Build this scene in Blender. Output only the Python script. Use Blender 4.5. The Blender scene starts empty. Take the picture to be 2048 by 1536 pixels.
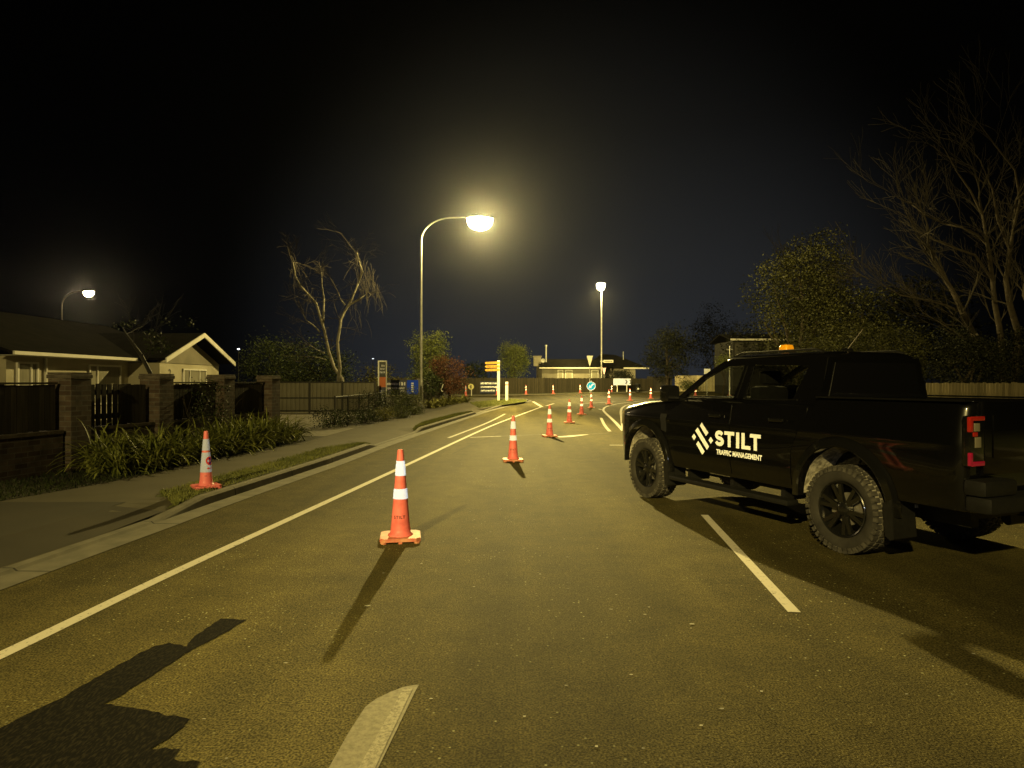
import bpy, bmesh, math, random
from mathutils import Vector, Matrix, noise
R = math.radians
PI = math.pi
rnd = random.Random(7)
SC = bpy.context.scene
COL = SC.collection

HAZE = .00007
ADDED_WHITE = 62.0  # power of the white light added behind the viewer
# ------------------------------------------------------------------ camera facts
F, CX, HY, H = 1330.0, 1024.0, 762.0, 1.64       # focal length in photo pixels, centre column, horizon row, eye height

def G(px, py, z=0.0):
    """ground point (at height z) seen at a photo pixel"""
    d = F * (H - z) / (py - HY)
    return Vector(((px - CX) / F * d, d, z))

def P(px, py, d):
    return Vector(((px - CX) / F * d, d, H + (HY - py) / F * d))

# ------------------------------------------------------------------ materials
def nodes_of(m):
    m.use_nodes = True
    nt = m.node_tree
    nt.nodes.clear()
    out = nt.nodes.new('ShaderNodeOutputMaterial')
    return nt, out

def mat(name, col, rough=.7, col2=None, scale=4.0, detail=4.0, lo=.35, hi=.65, bump=0.0, bscale=None, bdist=.01,
        metal=0.0, spec=.5, coat=0.0, island=0.0, rough2=None, stretch=None, emit=None, emit_s=0.0, trans=0.0):
    m = bpy.data.materials.new(name)
    nt, out = nodes_of(m)
    N, L = nt.nodes, nt.links
    b = N.new('ShaderNodeBsdfPrincipled')
    L.new(b.outputs[0], out.inputs[0])
    b.inputs['Roughness'].default_value = rough
    b.inputs['Metallic'].default_value = metal
    b.inputs['Specular IOR Level'].default_value = spec
    b.inputs['Coat Weight'].default_value = coat
    b.inputs['Coat Roughness'].default_value = .04
    tc = N.new('ShaderNodeTexCoord')
    vec = tc.outputs['Object']
    if stretch:
        mp = N.new('ShaderNodeMapping'); mp.inputs['Scale'].default_value = stretch
        L.new(vec, mp.inputs[0]); vec = mp.outputs[0]
    csock = None
    if col2 is not None:
        n = N.new('ShaderNodeTexNoise'); n.inputs['Scale'].default_value = scale; n.inputs['Detail'].default_value = detail
        L.new(vec, n.inputs['Vector'])
        r = N.new('ShaderNodeValToRGB')
        r.color_ramp.elements[0].position = lo; r.color_ramp.elements[1].position = hi
        r.color_ramp.elements[0].color = (*col, 1); r.color_ramp.elements[1].color = (*col2, 1)
        L.new(n.outputs[0], r.inputs[0]); csock = r.outputs[0]
        if rough2 is not None:
            mr = N.new('ShaderNodeMapRange'); mr.inputs[3].default_value = rough; mr.inputs[4].default_value = rough2
            L.new(n.outputs[0], mr.inputs[0]); L.new(mr.outputs[0], b.inputs['Roughness'])
    if island > 0:
        g = N.new('ShaderNodeNewGeometry')
        mr = N.new('ShaderNodeMapRange'); mr.inputs[3].default_value = 1 - island; mr.inputs[4].default_value = 1 + island
        L.new(g.outputs['Random Per Island'], mr.inputs[0])
        vm = N.new('ShaderNodeVectorMath'); vm.operation = 'SCALE'
        if csock is not None: L.new(csock, vm.inputs[0])
        else: vm.inputs[0].default_value = col
        L.new(mr.outputs[0], vm.inputs['Scale']); csock = vm.outputs[0]
    if csock is not None: L.new(csock, b.inputs['Base Color'])
    else: b.inputs['Base Color'].default_value = (*col, 1)
    if bump > 0:
        n2 = N.new('ShaderNodeTexNoise'); n2.inputs['Scale'].default_value = bscale or scale * 4; n2.inputs['Detail'].default_value = 3
        L.new(vec, n2.inputs['Vector'])
        bp = N.new('ShaderNodeBump'); bp.inputs['Strength'].default_value = bump; bp.inputs['Distance'].default_value = bdist
        L.new(n2.outputs[0], bp.inputs['Height']); L.new(bp.outputs[0], b.inputs['Normal'])
    if emit:
        b.inputs['Emission Color'].default_value = (*emit, 1); b.inputs['Emission Strength'].default_value = emit_s
    if trans: b.inputs['Transmission Weight'].default_value = trans
    return m

def mat_asphalt(name, dark, lite, chips=1.0, patch=0.34):
    """chip seal: fine stones, sparse pale chips, broad wear"""
    m = bpy.data.materials.new(name)
    nt, out = nodes_of(m); N, L = nt.nodes, nt.links
    b = N.new('ShaderNodeBsdfPrincipled'); L.new(b.outputs[0], out.inputs[0])
    b.inputs['Specular IOR Level'].default_value = .06
    tc = N.new('ShaderNodeTexCoord')
    def noise_n(scale, detail=3, st=None):
        n = N.new('ShaderNodeTexNoise'); n.inputs['Scale'].default_value = scale; n.inputs['Detail'].default_value = detail
        v = tc.outputs['Object']
        if st:
            mp = N.new('ShaderNodeMapping'); mp.inputs['Scale'].default_value = st
            L.new(v, mp.inputs[0]); v = mp.outputs[0]
        L.new(v, n.inputs['Vector']); return n
    def ramp(src, p0, p1, c0, c1):
        r = N.new('ShaderNodeValToRGB'); r.color_ramp.elements[0].position = p0; r.color_ramp.elements[1].position = p1
        r.color_ramp.elements[0].color = (*c0, 1); r.color_ramp.elements[1].color = (*c1, 1)
        L.new(src, r.inputs[0]); return r.outputs[0]
    def mix(f, a, c, mode='MIX'):
        x = N.new('ShaderNodeMix'); x.data_type = 'RGBA'; x.blend_type = mode
        if isinstance(f, float): x.inputs[0].default_value = f
        else: L.new(f, x.inputs[0])
        L.new(a, x.inputs[6])
        if isinstance(c, tuple): x.inputs[7].default_value = (*c, 1)
        else: L.new(c, x.inputs[7])
        return x.outputs[2]
    fine = ramp(noise_n(88, 3).outputs[0], .38, .64, dark, lite)
    mid = ramp(noise_n(24, 4).outputs[0], .30, .72, (.80, .80, .80), (1.20, 1.19, 1.17))
    fine = mix(1.0, fine, mid, 'MULTIPLY')
    broad = ramp(noise_n(.35, 5, (1.6, .35, 1)).outputs[0], .35, .68, (1 - patch,) * 3, (1 + patch,) * 3)
    c = mix(1.0, fine, broad, 'MULTIPLY')
    track = ramp(noise_n(.9, 2, (1.3, .045, 1)).outputs[0], .38, .62, (.80, .80, .82), (1.16, 1.15, 1.12))
    c = mix(1.0, c, track, 'MULTIPLY')
    stain = ramp(noise_n(1.1, 4, (1, .6, 1)).outputs[0], .64, .74, (1, 1, 1), (.70, .70, .72))
    c = mix(1.0, c, stain, 'MULTIPLY')
    mott = ramp(noise_n(3.0, 6).outputs[0], .35, .7, (.82, .82, .84), (1.12, 1.1, 1.05))
    c = mix(1.0, c, mott, 'MULTIPLY')
    v = N.new('ShaderNodeTexVoronoi'); v.inputs['Scale'].default_value = 26; L.new(tc.outputs['Object'], v.inputs['Vector'])
    dot = ramp(v.outputs['Distance'], .12, .2, (1, 1, 1), (0, 0, 0))
    sel = N.new('ShaderNodeSeparateColor'); L.new(v.outputs['Color'], sel.inputs[0])
    gate = ramp(sel.outputs[0], .70, .76, (0, 0, 0), (1, 1, 1))
    fac = mix(1.0, dot, gate, 'MULTIPLY')
    wear = ramp(noise_n(.6, 3).outputs[0], .42, .62, (0, 0, 0), (1, 1, 1))
    fac = mix(1.0, fac, wear, 'MULTIPLY')
    fac2 = N.new('ShaderNodeMath'); fac2.operation = 'MULTIPLY'; fac2.inputs[1].default_value = .95 * chips
    L.new(fac, fac2.inputs[0])
    c = mix(fac2.outputs[0], c, tuple(min(.5, x * 5.0) for x in lite))
    L.new(c, b.inputs['Base Color'])
    b.inputs['Roughness'].default_value = .80
    bn = noise_n(95, 2)
    bp = N.new('ShaderNodeBump'); bp.inputs['Strength'].default_value = .8; bp.inputs['Distance'].default_value = .008
    L.new(bn.outputs[0], bp.inputs['Height']); L.new(bp.outputs[0], b.inputs['Normal'])
    return m

def mat_paint_line(name, col, under, wear_lo=.30, wear_hi=.42, scale=22):
    """road paint worn through to the seal"""
    m = bpy.data.materials.new(name)
    nt, out = nodes_of(m); N, L = nt.nodes, nt.links
    b = N.new('ShaderNodeBsdfPrincipled'); L.new(b.outputs[0], out.inputs[0]); b.inputs['Roughness'].default_value = .75
    tc = N.new('ShaderNodeTexCoord')
    n = N.new('ShaderNodeTexNoise'); n.inputs['Scale'].default_value = scale; n.inputs['Detail'].default_value = 6; n.inputs['Roughness'].default_value = .7
    L.new(tc.outputs['Object'], n.inputs['Vector'])
    r = N.new('ShaderNodeValToRGB'); r.color_ramp.elements[0].position = wear_lo; r.color_ramp.elements[1].position = wear_hi
    r.color_ramp.elements[0].color = (*under, 1); r.color_ramp.elements[1].color = (*col, 1)
    L.new(n.outputs[0], r.inputs[0]); L.new(r.outputs[0], b.inputs['Base Color'])
    bp = N.new('ShaderNodeBump'); bp.inputs['Strength'].default_value = .4; bp.inputs['Distance'].default_value = .004
    L.new(n.outputs[0], bp.inputs['Height']); L.new(bp.outputs[0], b.inputs['Normal'])
    return m

def mat_brick(name):
    m = bpy.data.materials.new(name)
    nt, out = nodes_of(m); N, L = nt.nodes, nt.links
    b = N.new('ShaderNodeBsdfPrincipled'); L.new(b.outputs[0], out.inputs[0]); b.inputs['Roughness'].default_value = .85
    tc = N.new('ShaderNodeTexCoord')
    # wrap the courses round the faces: u = x + y, v = z
    sx = N.new('ShaderNodeSeparateXYZ'); L.new(tc.outputs['Object'], sx.inputs[0])
    ad = N.new('ShaderNodeMath'); ad.operation = 'ADD'; L.new(sx.outputs[0], ad.inputs[0]); L.new(sx.outputs[1], ad.inputs[1])
    cb = N.new('ShaderNodeCombineXYZ'); L.new(ad.outputs[0], cb.inputs[0]); L.new(sx.outputs[2], cb.inputs[1])
    br = N.new('ShaderNodeTexBrick'); br.inputs['Scale'].default_value = 1.0
    br.inputs['Brick Width'].default_value = .23; br.inputs['Row Height'].default_value = .085; br.inputs['Mortar Size'].default_value = .008
    br.inputs['Color1'].default_value = (.052, .033, .024, 1); br.inputs['Color2'].default_value = (.115, .09, .07, 1); br.inputs['Mortar'].default_value = (.11, .10, .09, 1)
    L.new(cb.outputs[0], br.inputs['Vector'])
    n = N.new('ShaderNodeTexNoise'); n.inputs['Scale'].default_value = 6; n.inputs['Detail'].default_value = 6
    L.new(tc.outputs['Object'], n.inputs['Vector'])
    x = N.new('ShaderNodeMix'); x.data_type = 'RGBA'; x.blend_type = 'MULTIPLY'; x.inputs[0].default_value = 1
    r = N.new('ShaderNodeValToRGB'); r.color_ramp.elements[0].position = .3; r.color_ramp.elements[1].position = .7
    r.color_ramp.elements[0].color = (.55, .55, .55, 1); r.color_ramp.elements[1].color = (1.25, 1.2, 1.15, 1)
    L.new(n.outputs[0], r.inputs[0]); L.new(br.outputs[0], x.inputs[6]); L.new(r.outputs[0], x.inputs[7])
    L.new(x.outputs[2], b.inputs['Base Color'])
    bp = N.new('ShaderNodeBump'); bp.inputs['Strength'].default_value = .6; bp.inputs['Distance'].default_value = .01; bp.invert = True
    L.new(br.outputs['Fac'], bp.inputs['Height']); L.new(bp.outputs[0], b.inputs['Normal'])
    return m

def mat_glass(name, tint, gloss=.12):
    m = bpy.data.materials.new(name)
    nt, out = nodes_of(m); N, L = nt.nodes, nt.links
    t = N.new('ShaderNodeBsdfTransparent'); t.inputs[0].default_value = (*tint, 1)
    g = N.new('ShaderNodeBsdfGlossy'); g.inputs['Roughness'].default_value = .015
    lw = N.new('ShaderNodeLayerWeight'); pw = N.new('ShaderNodeMath'); pw.operation = 'POWER'; pw.inputs[1].default_value = 4.0
    L.new(lw.outputs['Facing'], pw.inputs[0]); fr = N.new('ShaderNodeMath'); fr.operation = 'MULTIPLY_ADD'; fr.inputs[1].default_value = .8; fr.inputs[2].default_value = .045; L.new(pw.outputs[0], fr.inputs[0])
    mx = N.new('ShaderNodeMixShader')
    L.new(fr.outputs[0], mx.inputs[0]); L.new(t.outputs[0], mx.inputs[1]); L.new(g.outputs[0], mx.inputs[2]); L.new(mx.outputs[0], out.inputs[0])
    return m

def mat_retro(name, col, back, rough=.22, mixf=.5):
    """retro-reflective sheeting: sends light back the way it came, plus a plain diffuse body"""
    m = bpy.data.materials.new(name)
    nt, out = nodes_of(m); N, L = nt.nodes, nt.links
    d = N.new('ShaderNodeBsdfDiffuse'); d.inputs[0].default_value = (*col, 1)
    g = N.new('ShaderNodeBsdfGlossy'); g.inputs['Roughness'].default_value = rough; g.inputs[0].default_value = (*back, 1)
    ge = N.new('ShaderNodeNewGeometry'); L.new(ge.outputs['Incoming'], g.inputs['Normal'])
    mx = N.new('ShaderNodeMixShader'); mx.inputs[0].default_value = mixf
    L.new(d.outputs[0], mx.inputs[1]); L.new(g.outputs[0], mx.inputs[2]); L.new(mx.outputs[0], out.inputs[0])
    return m

def mat_emit(name, col, s, clear=False):
    """gives off light; clear: a lens that also lets the light inside it through"""
    m = bpy.data.materials.new(name)
    nt, out = nodes_of(m)
    e = nt.nodes.new('ShaderNodeEmission'); e.inputs[0].default_value = (*col, 1); e.inputs[1].default_value = s
    if clear:
        t = nt.nodes.new('ShaderNodeBsdfTransparent'); ad = nt.nodes.new('ShaderNodeAddShader')
        nt.links.new(e.outputs[0], ad.inputs[0]); nt.links.new(t.outputs[0], ad.inputs[1]); nt.links.new(ad.outputs[0], out.inputs[0])
    else: nt.links.new(e.outputs[0], out.inputs[0])
    return m

M = {}
M['asphalt'] = mat_asphalt('asphalt', (.042, .0365, .0145), (.165, .143, .060))
M['tarpatch'] = mat('black_road_paint', (.0035, .003, .0025), .95, (.034, .029, .018), 42, 7, .46, .80, .4, 60, .003, stretch=(2.2, .7, 1), spec=.08)
M['joint'] = mat('tar_joint', (.022, .019, .010), .9, (.05, .044, .024), 8, 5, .35, .65, spec=.2)
M['line'] = mat_paint_line('road_paint', (.64, .60, .51), (.10, .095, .065), .31, .43)
M['line_worn'] = mat_paint_line('worn_road_paint', (.62, .58, .48), (.10, .09, .06), .34, .54, 16)
M['line_grey'] = mat_paint_line('greyed_road_paint', (.25, .225, .15), (.13, .115, .07), .30, .60, 34)
M['line_rough'] = mat_paint_line('rough_road_paint', (.36, .33, .24), (.14, .12, .075), .36, .58, 55)
M['line_faint'] = mat_paint_line('faint_road_paint', (.28, .26, .19), (.09, .08, .055), .42, .60, 9)
M['concrete'] = mat('concrete', (.16, .145, .11), .85, (.24, .22, .17), 5, 6, .3, .7, .3, 60, .004)
M['footpath'] = mat('footpath_seal', (.060, .051, .028), .9, (.09, .077, .045), 1.4, 7, .3, .7, .4, 80, .004)
M['driveway'] = mat('driveway_seal', (.022, .018, .010), .9, (.044, .036, .020), .9, 7, .3, .7, .4, 80, .004)
M['kerb'] = mat('kerb_concrete', (.105, .098, .072), .85, (.18, .165, .125), 4, 6, .3, .7, .3, 50, .004)
def add_joints(m, period, width):
    nt = m.node_tree; N, L = nt.nodes, nt.links; b = next(n for n in N if n.type == 'BSDF_PRINCIPLED'); src = b.inputs['Base Color'].links[0].from_socket
    tc = N.new('ShaderNodeTexCoord'); sx = N.new('ShaderNodeSeparateXYZ'); L.new(tc.outputs['Object'], sx.inputs[0])
    q = N.new('ShaderNodeMath'); q.operation = 'DIVIDE'; q.inputs[1].default_value = period; L.new(sx.outputs[1], q.inputs[0])
    f = N.new('ShaderNodeMath'); f.operation = 'FRACT'; L.new(q.outputs[0], f.inputs[0])
    c = N.new('ShaderNodeMath'); c.operation = 'LESS_THAN'; c.inputs[1].default_value = width / period; L.new(f.outputs[0], c.inputs[0])
    x = N.new('ShaderNodeMix'); x.data_type = 'RGBA'; L.new(c.outputs[0], x.inputs[0]); L.new(src, x.inputs[6]); x.inputs[7].default_value = (.022, .02, .014, 1)
    L.new(x.outputs[2], b.inputs['Base Color'])
add_joints(M['kerb'], 1.9, .022)
M['soil'] = mat('soil', (.028, .024, .014), .95, (.055, .048, .026), 3, 6, .35, .7, .6, 30, .02)
M['lawn'] = mat('lawn', (.06, .068, .016), .95, (.11, .115, .03), 2.5, 7, .35, .7, .7, 40, .02)
M['grass'] = mat('grass_blades', (.10, .115, .024), .8, (.19, .195, .05), 1.5, 4, .35, .65, island=.45)
M['brick'] = mat_brick('brick')
M['cap'] = mat('pillar_cap', (.07, .055, .042), .85, (.12, .10, .08), 9, 5, bump=.4, bscale=40)
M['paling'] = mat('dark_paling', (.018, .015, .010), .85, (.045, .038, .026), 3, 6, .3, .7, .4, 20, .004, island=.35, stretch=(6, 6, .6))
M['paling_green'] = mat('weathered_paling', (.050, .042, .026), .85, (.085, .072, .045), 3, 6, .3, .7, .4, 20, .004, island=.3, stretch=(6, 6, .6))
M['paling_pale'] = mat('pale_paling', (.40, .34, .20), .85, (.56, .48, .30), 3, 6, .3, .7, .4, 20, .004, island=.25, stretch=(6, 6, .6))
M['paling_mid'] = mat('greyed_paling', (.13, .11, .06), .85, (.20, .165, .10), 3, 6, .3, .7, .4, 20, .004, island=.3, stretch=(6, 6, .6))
M['panel'] = mat('steel_panel', (.19, .175, .125), .6, (.23, .215, .155), 1.2, 3)
M['rail_dark'] = mat('dark_rail', (.02, .018, .013), .6, (.03, .027, .02), 4)
M['cream'] = mat('cream_wall', (.42, .38, .27), .8, (.50, .46, .34), 1.2, 5, bump=.15, bscale=30)
M['whitewood'] = mat('white_timber', (.70, .68, .60), .6, (.78, .75, .68), 3, 4)
M['grey_wall'] = mat('grey_wall', (.20, .18, .13), .8, (.26, .235, .17), 1.2, 5)
M['dark_wall'] = mat('dark_wall', (.012, .011, .008), .9, (.022, .020, .014), 1.5, 5)
M['far_wall'] = mat('far_cream_wall', (.17, .152, .11), .85, (.22, .20, .145), 1.2, 5)
M['roof'] = mat('dark_roof', (.006, .0055, .004), .95, (.012, .011, .008), 2, 6, bump=.4, bscale=24, spec=.1)
M['window'] = mat('window_glass_dark', (.05, .05, .045), .08, (.09, .085, .07), .8, 2, spec=.8)
M['curtain'] = mat('curtain', (.20, .19, .14), .9, (.30, .28, .21), 7, 2, stretch=(8, 8, .2))
M['steel'] = mat('galvanised_steel', (.36, .36, .34), .45, (.48, .48, .45), 3, 5, metal=.55)
M['post_white'] = mat('white_post', (.72, .70, .62), .6, (.80, .78, .70), 3, 4)
M['sign_back'] = mat('sign_back', (.42, .41, .38), .5, (.50, .49, .45), 6, 3, metal=.3)
M['sign_white'] = mat_retro('reflective_white', (.80, .82, .85), (.9, .95, 1.0), .085)
M['sign_yellow'] = mat('yellow_board', (.52, .27, .012), .5, (.58, .31, .018), 5)
M['sign_blue'] = mat_retro('blue_sheet', (.01, .30, .78), (.02, .55, .85), .10)
M['navy'] = mat('navy_board', (.010, .016, .05), .5, (.015, .022, .07), 2)
M['banner_blue'] = mat_retro('blue_banner', (.02, .07, .50), (.03, .08, .60), .22)
M['black'] = mat('black_vinyl', (.012, .012, .012), .5, (.02, .02, .02), 4)
M['orange_panel'] = mat('orange_panel', (.66, .16, .05), .6, (.74, .20, .06), 3)
M['pinkish'] = mat_retro('faded_pink_face', (.62, .46, .46), (.75, .42, .5), .16)
M['print'] = mat_retro('pale_print', (.66, .66, .66), (.6, .6, .62), .26)
M['cone'] = mat('cone_orange', (.66, .125, .12), .48, (.92, .205, .20), 7, 7, .30, .52, bump=.08, bscale=60, spec=.4)
M['cone_red'] = mat('cone_coral', (.86, .19, .20), .5, (.92, .23, .24), 9, 5, .3, .7)
M['cone_base'] = mat('cone_base_dusty', (.60, .16, .11), .6, (.66, .31, .18), 14, 6, .42, .66, bump=.15, bscale=60)
M['collar'] = mat_retro('reflective_collar', (.80, .82, .85), (.92, .95, 1.0), .24)
M['collar_dull'] = mat('dull_collar', (.62, .66, .62), .5, (.70, .74, .72), 12, 2)
M['ink'] = mat('black_ink', (.02, .012, .01), .7)
M['nopark_blue'] = mat_retro('disc_blue', (.02, .025, .22), (.02, .02, .30), .24)
M['nopark_red'] = mat('disc_red', (.75, .06, .05), .5)
M['leaf_aga'] = mat('strap_leaf', (.095, .112, .024), .5, (.27, .28, .07), 3, 3, .35, .7, island=.5, spec=.2)
M['leaf_dark'] = mat('dark_leaf', (.018, .026, .007), .6, (.045, .058, .016), 1.2, 4, .35, .7, island=.5, spec=.2)
M['leaf_mid'] = mat('mid_leaf', (.045, .058, .012), .6, (.10, .115, .028), 1.0, 4, .35, .7, island=.45, spec=.2)
M['leaf_light'] = mat('light_leaf', (.075, .095, .020), .6, (.15, .165, .045), 1.0, 4, .35, .7, island=.4, spec=.2)
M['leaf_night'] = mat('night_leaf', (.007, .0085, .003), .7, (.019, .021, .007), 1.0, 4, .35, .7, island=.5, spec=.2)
M['leaf_hedge'] = mat('hedge_leaf', (.016, .018, .0045), .6, (.058, .058, .016), .8, 4, .35, .7, island=.5, spec=.2)
M['leaf_red'] = mat('russet_leaf', (.070, .028, .015), .6, (.125, .056, .028), 1.2, 4, .35, .7, island=.45, spec=.2)
M['leaf_yellow'] = mat('yellow_grass', (.13, .13, .03), .7, (.20, .19, .05), 1.5, 4, .35, .7, island=.4, spec=.2)
M['leaf_willow'] = mat('olive_leaf', (.050, .050, .012), .6, (.115, .105, .022), .7, 4, .35, .7, island=.45, spec=.2)
M['bark_birch'] = mat('birch_bark', (.17, .155, .12), .8, (.32, .295, .23), 6, 5, .4, .6, .3, 30, .01, stretch=(1, 1, .4))
M['bark'] = mat('bark', (.024, .0175, .010), .9, (.048, .036, .021), 8, 6, .35, .7, .5, 30, .02)
M['bark_twig'] = mat('twig', (.020, .0155, .009), .9, (.036, .028, .017), 3, 3)
M['twig_birch'] = mat('birch_twig', (.050, .040, .028), .9, (.08, .066, .048), 3, 3)
# truck
M['paint'] = mat('black_car_paint', (.0025, .0025, .003), .26, coat=.9, spec=.15)
M['plastic'] = mat('black_trim', (.0055, .0055, .0055), .55, (.010, .010, .0095), 30, 4, bump=.1, bscale=200)
M['gloss_black'] = mat('gloss_black', (.006, .006, .006), .12, coat=.6)
M['rim'] = mat('black_alloy', (.010, .010, .010), .25, coat=.5)
M['tyre'] = mat('tyre_rubber', (.022, .020, .0175), .9, (.046, .042, .036), 7, 6, .35, .7, .3, 60, .003)
M['tread'] = mat('tread_block', (.035, .032, .028), .85, (.10, .092, .078), 18, 5, .4, .7)
M['tread_dust'] = mat('dusty_tread', (.20, .185, .155), .9, (.32, .295, .25), 14, 6, .35, .7, .4, 70, .004)
M['liner'] = mat('dusty_arch_liner', (.22, .20, .16), .9, (.62, .58, .50), 22, 6, .36, .62, .6, 40, .01)
M['brake'] = mat('brake_disc', (.35, .33, .29), .4, (.45, .42, .38), 8, 3, metal=.7)
M['glass'] = mat_glass('car_glass', (.80, .82, .80))
M['glass_rear'] = mat_glass('tinted_glass', (.42, .43, .42))
M['glass_dark'] = mat('privacy_glass', (.004, .004, .005), .04, spec=.6)
M['seat'] = mat('seat_cloth', (.012, .012, .013), .9, (.02, .02, .02), 20)
M['decal'] = mat_retro('decal_vinyl', (.62, .61, .56), (.9, .92, .9), .30, .30)
M['tail_red'] = mat('tail_red', (.34, .016, .010), .2, emit=(1, .035, .02), emit_s=.010, coat=.5)
M['tail_pink'] = mat('tail_pink', (.36, .012, .05), .2, emit=(1, .02, .10), emit_s=.02, coat=.5)  # pink of white light on the lens, put into colour and glow
M['tail_clear'] = mat('tail_clear', (.20, .18, .13), .15, coat=.6)
M['amber'] = mat('amber_lens', (.90, .36, .01), .2, (.95, .42, .02), 30, 2, coat=.6)
M['lamp_on'] = mat_emit('lit_lamp', (1.0, .90, .62), 30.0, True)
M['lamp_on_far'] = mat_emit('lit_lamp_far', (1.0, .92, .66), 30.0, True)
M['lamp_warm'] = mat_emit('lit_lamp_warm', (1.0, .84, .52), 10.0, True)
M['dish'] = mat('dish_grey', (.40, .39, .34), .6)

# ------------------------------------------------------------------ object helpers
def link(o, parent=None):
    COL.objects.link(o)
    if parent is not None: o.parent = parent
    return o

def tag(o, label=None, cat=None, group=None, kind=None):
    if label: o['label'] = label
    if cat: o['category'] = cat
    if group: o['group'] = group
    if kind: o['kind'] = kind
    return o

def thing(name, label, cat, loc=(0, 0, 0), rz=0.0, group=None):
    o = bpy.data.objects.new(name, None); o.empty_display_size = .2
    o.location = loc; o.rotation_euler = (0, 0, rz)
    link(o); return tag(o, label, cat, group)

class MB:
    """collects shapes, links them as one mesh object"""
    def __init__(s):
        s.v = []; s.f = []; s.mi = []; s.m = 0
    def add(s, vs, fs):
        o = len(s.v); s.v.extend([tuple(x) for x in vs])
        for f in fs: s.f.append([i + o for i in f]); s.mi.append(s.m)
        return s
    def box(s, x0, x1, y0, y1, z0, z1):
        v = [(x0, y0, z0), (x1, y0, z0), (x1, y1, z0), (x0, y1, z0), (x0, y0, z1), (x1, y0, z1), (x1, y1, z1), (x0, y1, z1)]
        return s.add(v, [(0, 3, 2, 1), (4, 5, 6, 7), (0, 1, 5, 4), (1, 2, 6, 5), (2, 3, 7, 6), (3, 0, 4, 7)])
    def obox(s, c, ux, uy, uz, hx, hy, hz):
        """oriented box: centre, unit axes, half sizes"""
        c = Vector(c); ux = Vector(ux); uy = Vector(uy); uz = Vector(uz)
        v = [c + ux * (hx * i) + uy * (hy * j) + uz * (hz * k) for k in (-1, 1) for (i, j) in ((-1, -1), (1, -1), (1, 1), (-1, 1))]
        return s.add(v, [(0, 3, 2, 1), (4, 5, 6, 7), (0, 1, 5, 4), (1, 2, 6, 5), (2, 3, 7, 6), (3, 0, 4, 7)])
    def cbox(s, x0, x1, y0, y1, z0, z1, b=.02):
        """box with chamfered edges"""
        bm = bmesh.new(); bmesh.ops.create_cube(bm, size=1)
        for q in bm.verts: q.co = Vector(((x0 + x1) / 2 + q.co.x * (x1 - x0), (y0 + y1) / 2 + q.co.y * (y1 - y0), (z0 + z1) / 2 + q.co.z * (z1 - z0)))
        bmesh.ops.bevel(bm, geom=bm.edges[:], offset=b, segments=2, profile=.6, affect='EDGES')
        return s.bm(bm)
    def bm(s, bm, mtx=None):
        bm.verts.index_update()
        vs = [(mtx @ q.co) if mtx else q.co.copy() for q in bm.verts]
        fs = [[q.index for q in f.verts] for f in bm.faces]
        bm.free(); return s.add(vs, fs)
    def tube(s, pts, rs, n=8, cap=True):
        pts = [Vector(p) for p in pts]
        if isinstance(rs, (int, float)): rs = [rs] * len(pts)
        rings = []; prev = None
        for i, p in enumerate(pts):
            t = (pts[min(i + 1, len(pts) - 1)] - pts[max(i - 1, 0)])
            if t.length < 1e-9: t = Vector((0, 0, 1))
            t.normalize()
            if prev is None:
                a = Vector((1, 0, 0)) if abs(t.x) < .9 else Vector((0, 1, 0))
                u = t.cross(a).normalized()
            else:
                u = (prev - t * prev.dot(t))
                u = u.normalized() if u.length > 1e-6 else t.orthogonal().normalized()
            prev = u; w = t.cross(u)
            rings.append([p + (u * math.cos(2 * PI * k / n) + w * math.sin(2 * PI * k / n)) * rs[i] for k in range(n)])
        vs = [q for r in rings for q in r]; fs = []
        for i in range(len(pts) - 1):
            for k in range(n):
                k2 = (k + 1) % n
                fs.append((i * n + k, i * n + k2, (i + 1) * n + k2, (i + 1) * n + k))
        if cap and n > 2:
            fs.append(tuple(range(n - 1, -1, -1))); o = (len(pts) - 1) * n
            fs.append(tuple(o + k for k in range(n)))
        return s.add(vs, fs)
    def lathe(s, prof, n=32, org=(0, 0, 0), axis='z', closed=False):
        """prof: (r, h) pairs"""
        vs = []; fs = []; o = Vector(org)
        for (r, h) in prof:
            for k in range(n):
                a = 2 * PI * k / n; c, q = r * math.cos(a), r * math.sin(a)
                vs.append(o + (Vector((c, q, h)) if axis == 'z' else Vector((c, h, q)) if axis == 'y' else Vector((h, c, q))))
        m = len(prof)
        for i in range(m if closed else m - 1):
            j = (i + 1) % m
            for k in range(n):
                k2 = (k + 1) % n
                f = (i * n + k, i * n + k2, j * n + k2, j * n + k)
                fs.append(f[::-1] if axis == 'y' else f)
        return s.add(vs, fs)
    def grid(s, fn, nu, nv):
        vs = [fn(i / nu, j / nv) for j in range(nv + 1) for i in range(nu + 1)]
        fs = [(j * (nu + 1) + i, j * (nu + 1) + i + 1, (j + 1) * (nu + 1) + i + 1, (j + 1) * (nu + 1) + i) for j in range(nv) for i in range(nu)]
        return s.add(vs, fs)
    def rings(s, rings, cap0=True, cap1=True):
        n = len(rings[0]); vs = [q for r in rings for q in r]; fs = []
        for i in range(len(rings) - 1):
            for k in range(n):
                k2 = (k + 1) % n
                fs.append((i * n + k, i * n + k2, (i + 1) * n + k2, (i + 1) * n + k))
        if cap0: fs.append(tuple(range(n - 1, -1, -1)))
        if cap1: o = (len(rings) - 1) * n; fs.append(tuple(o + k for k in range(n)))
        return s.add(vs, fs)
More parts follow.
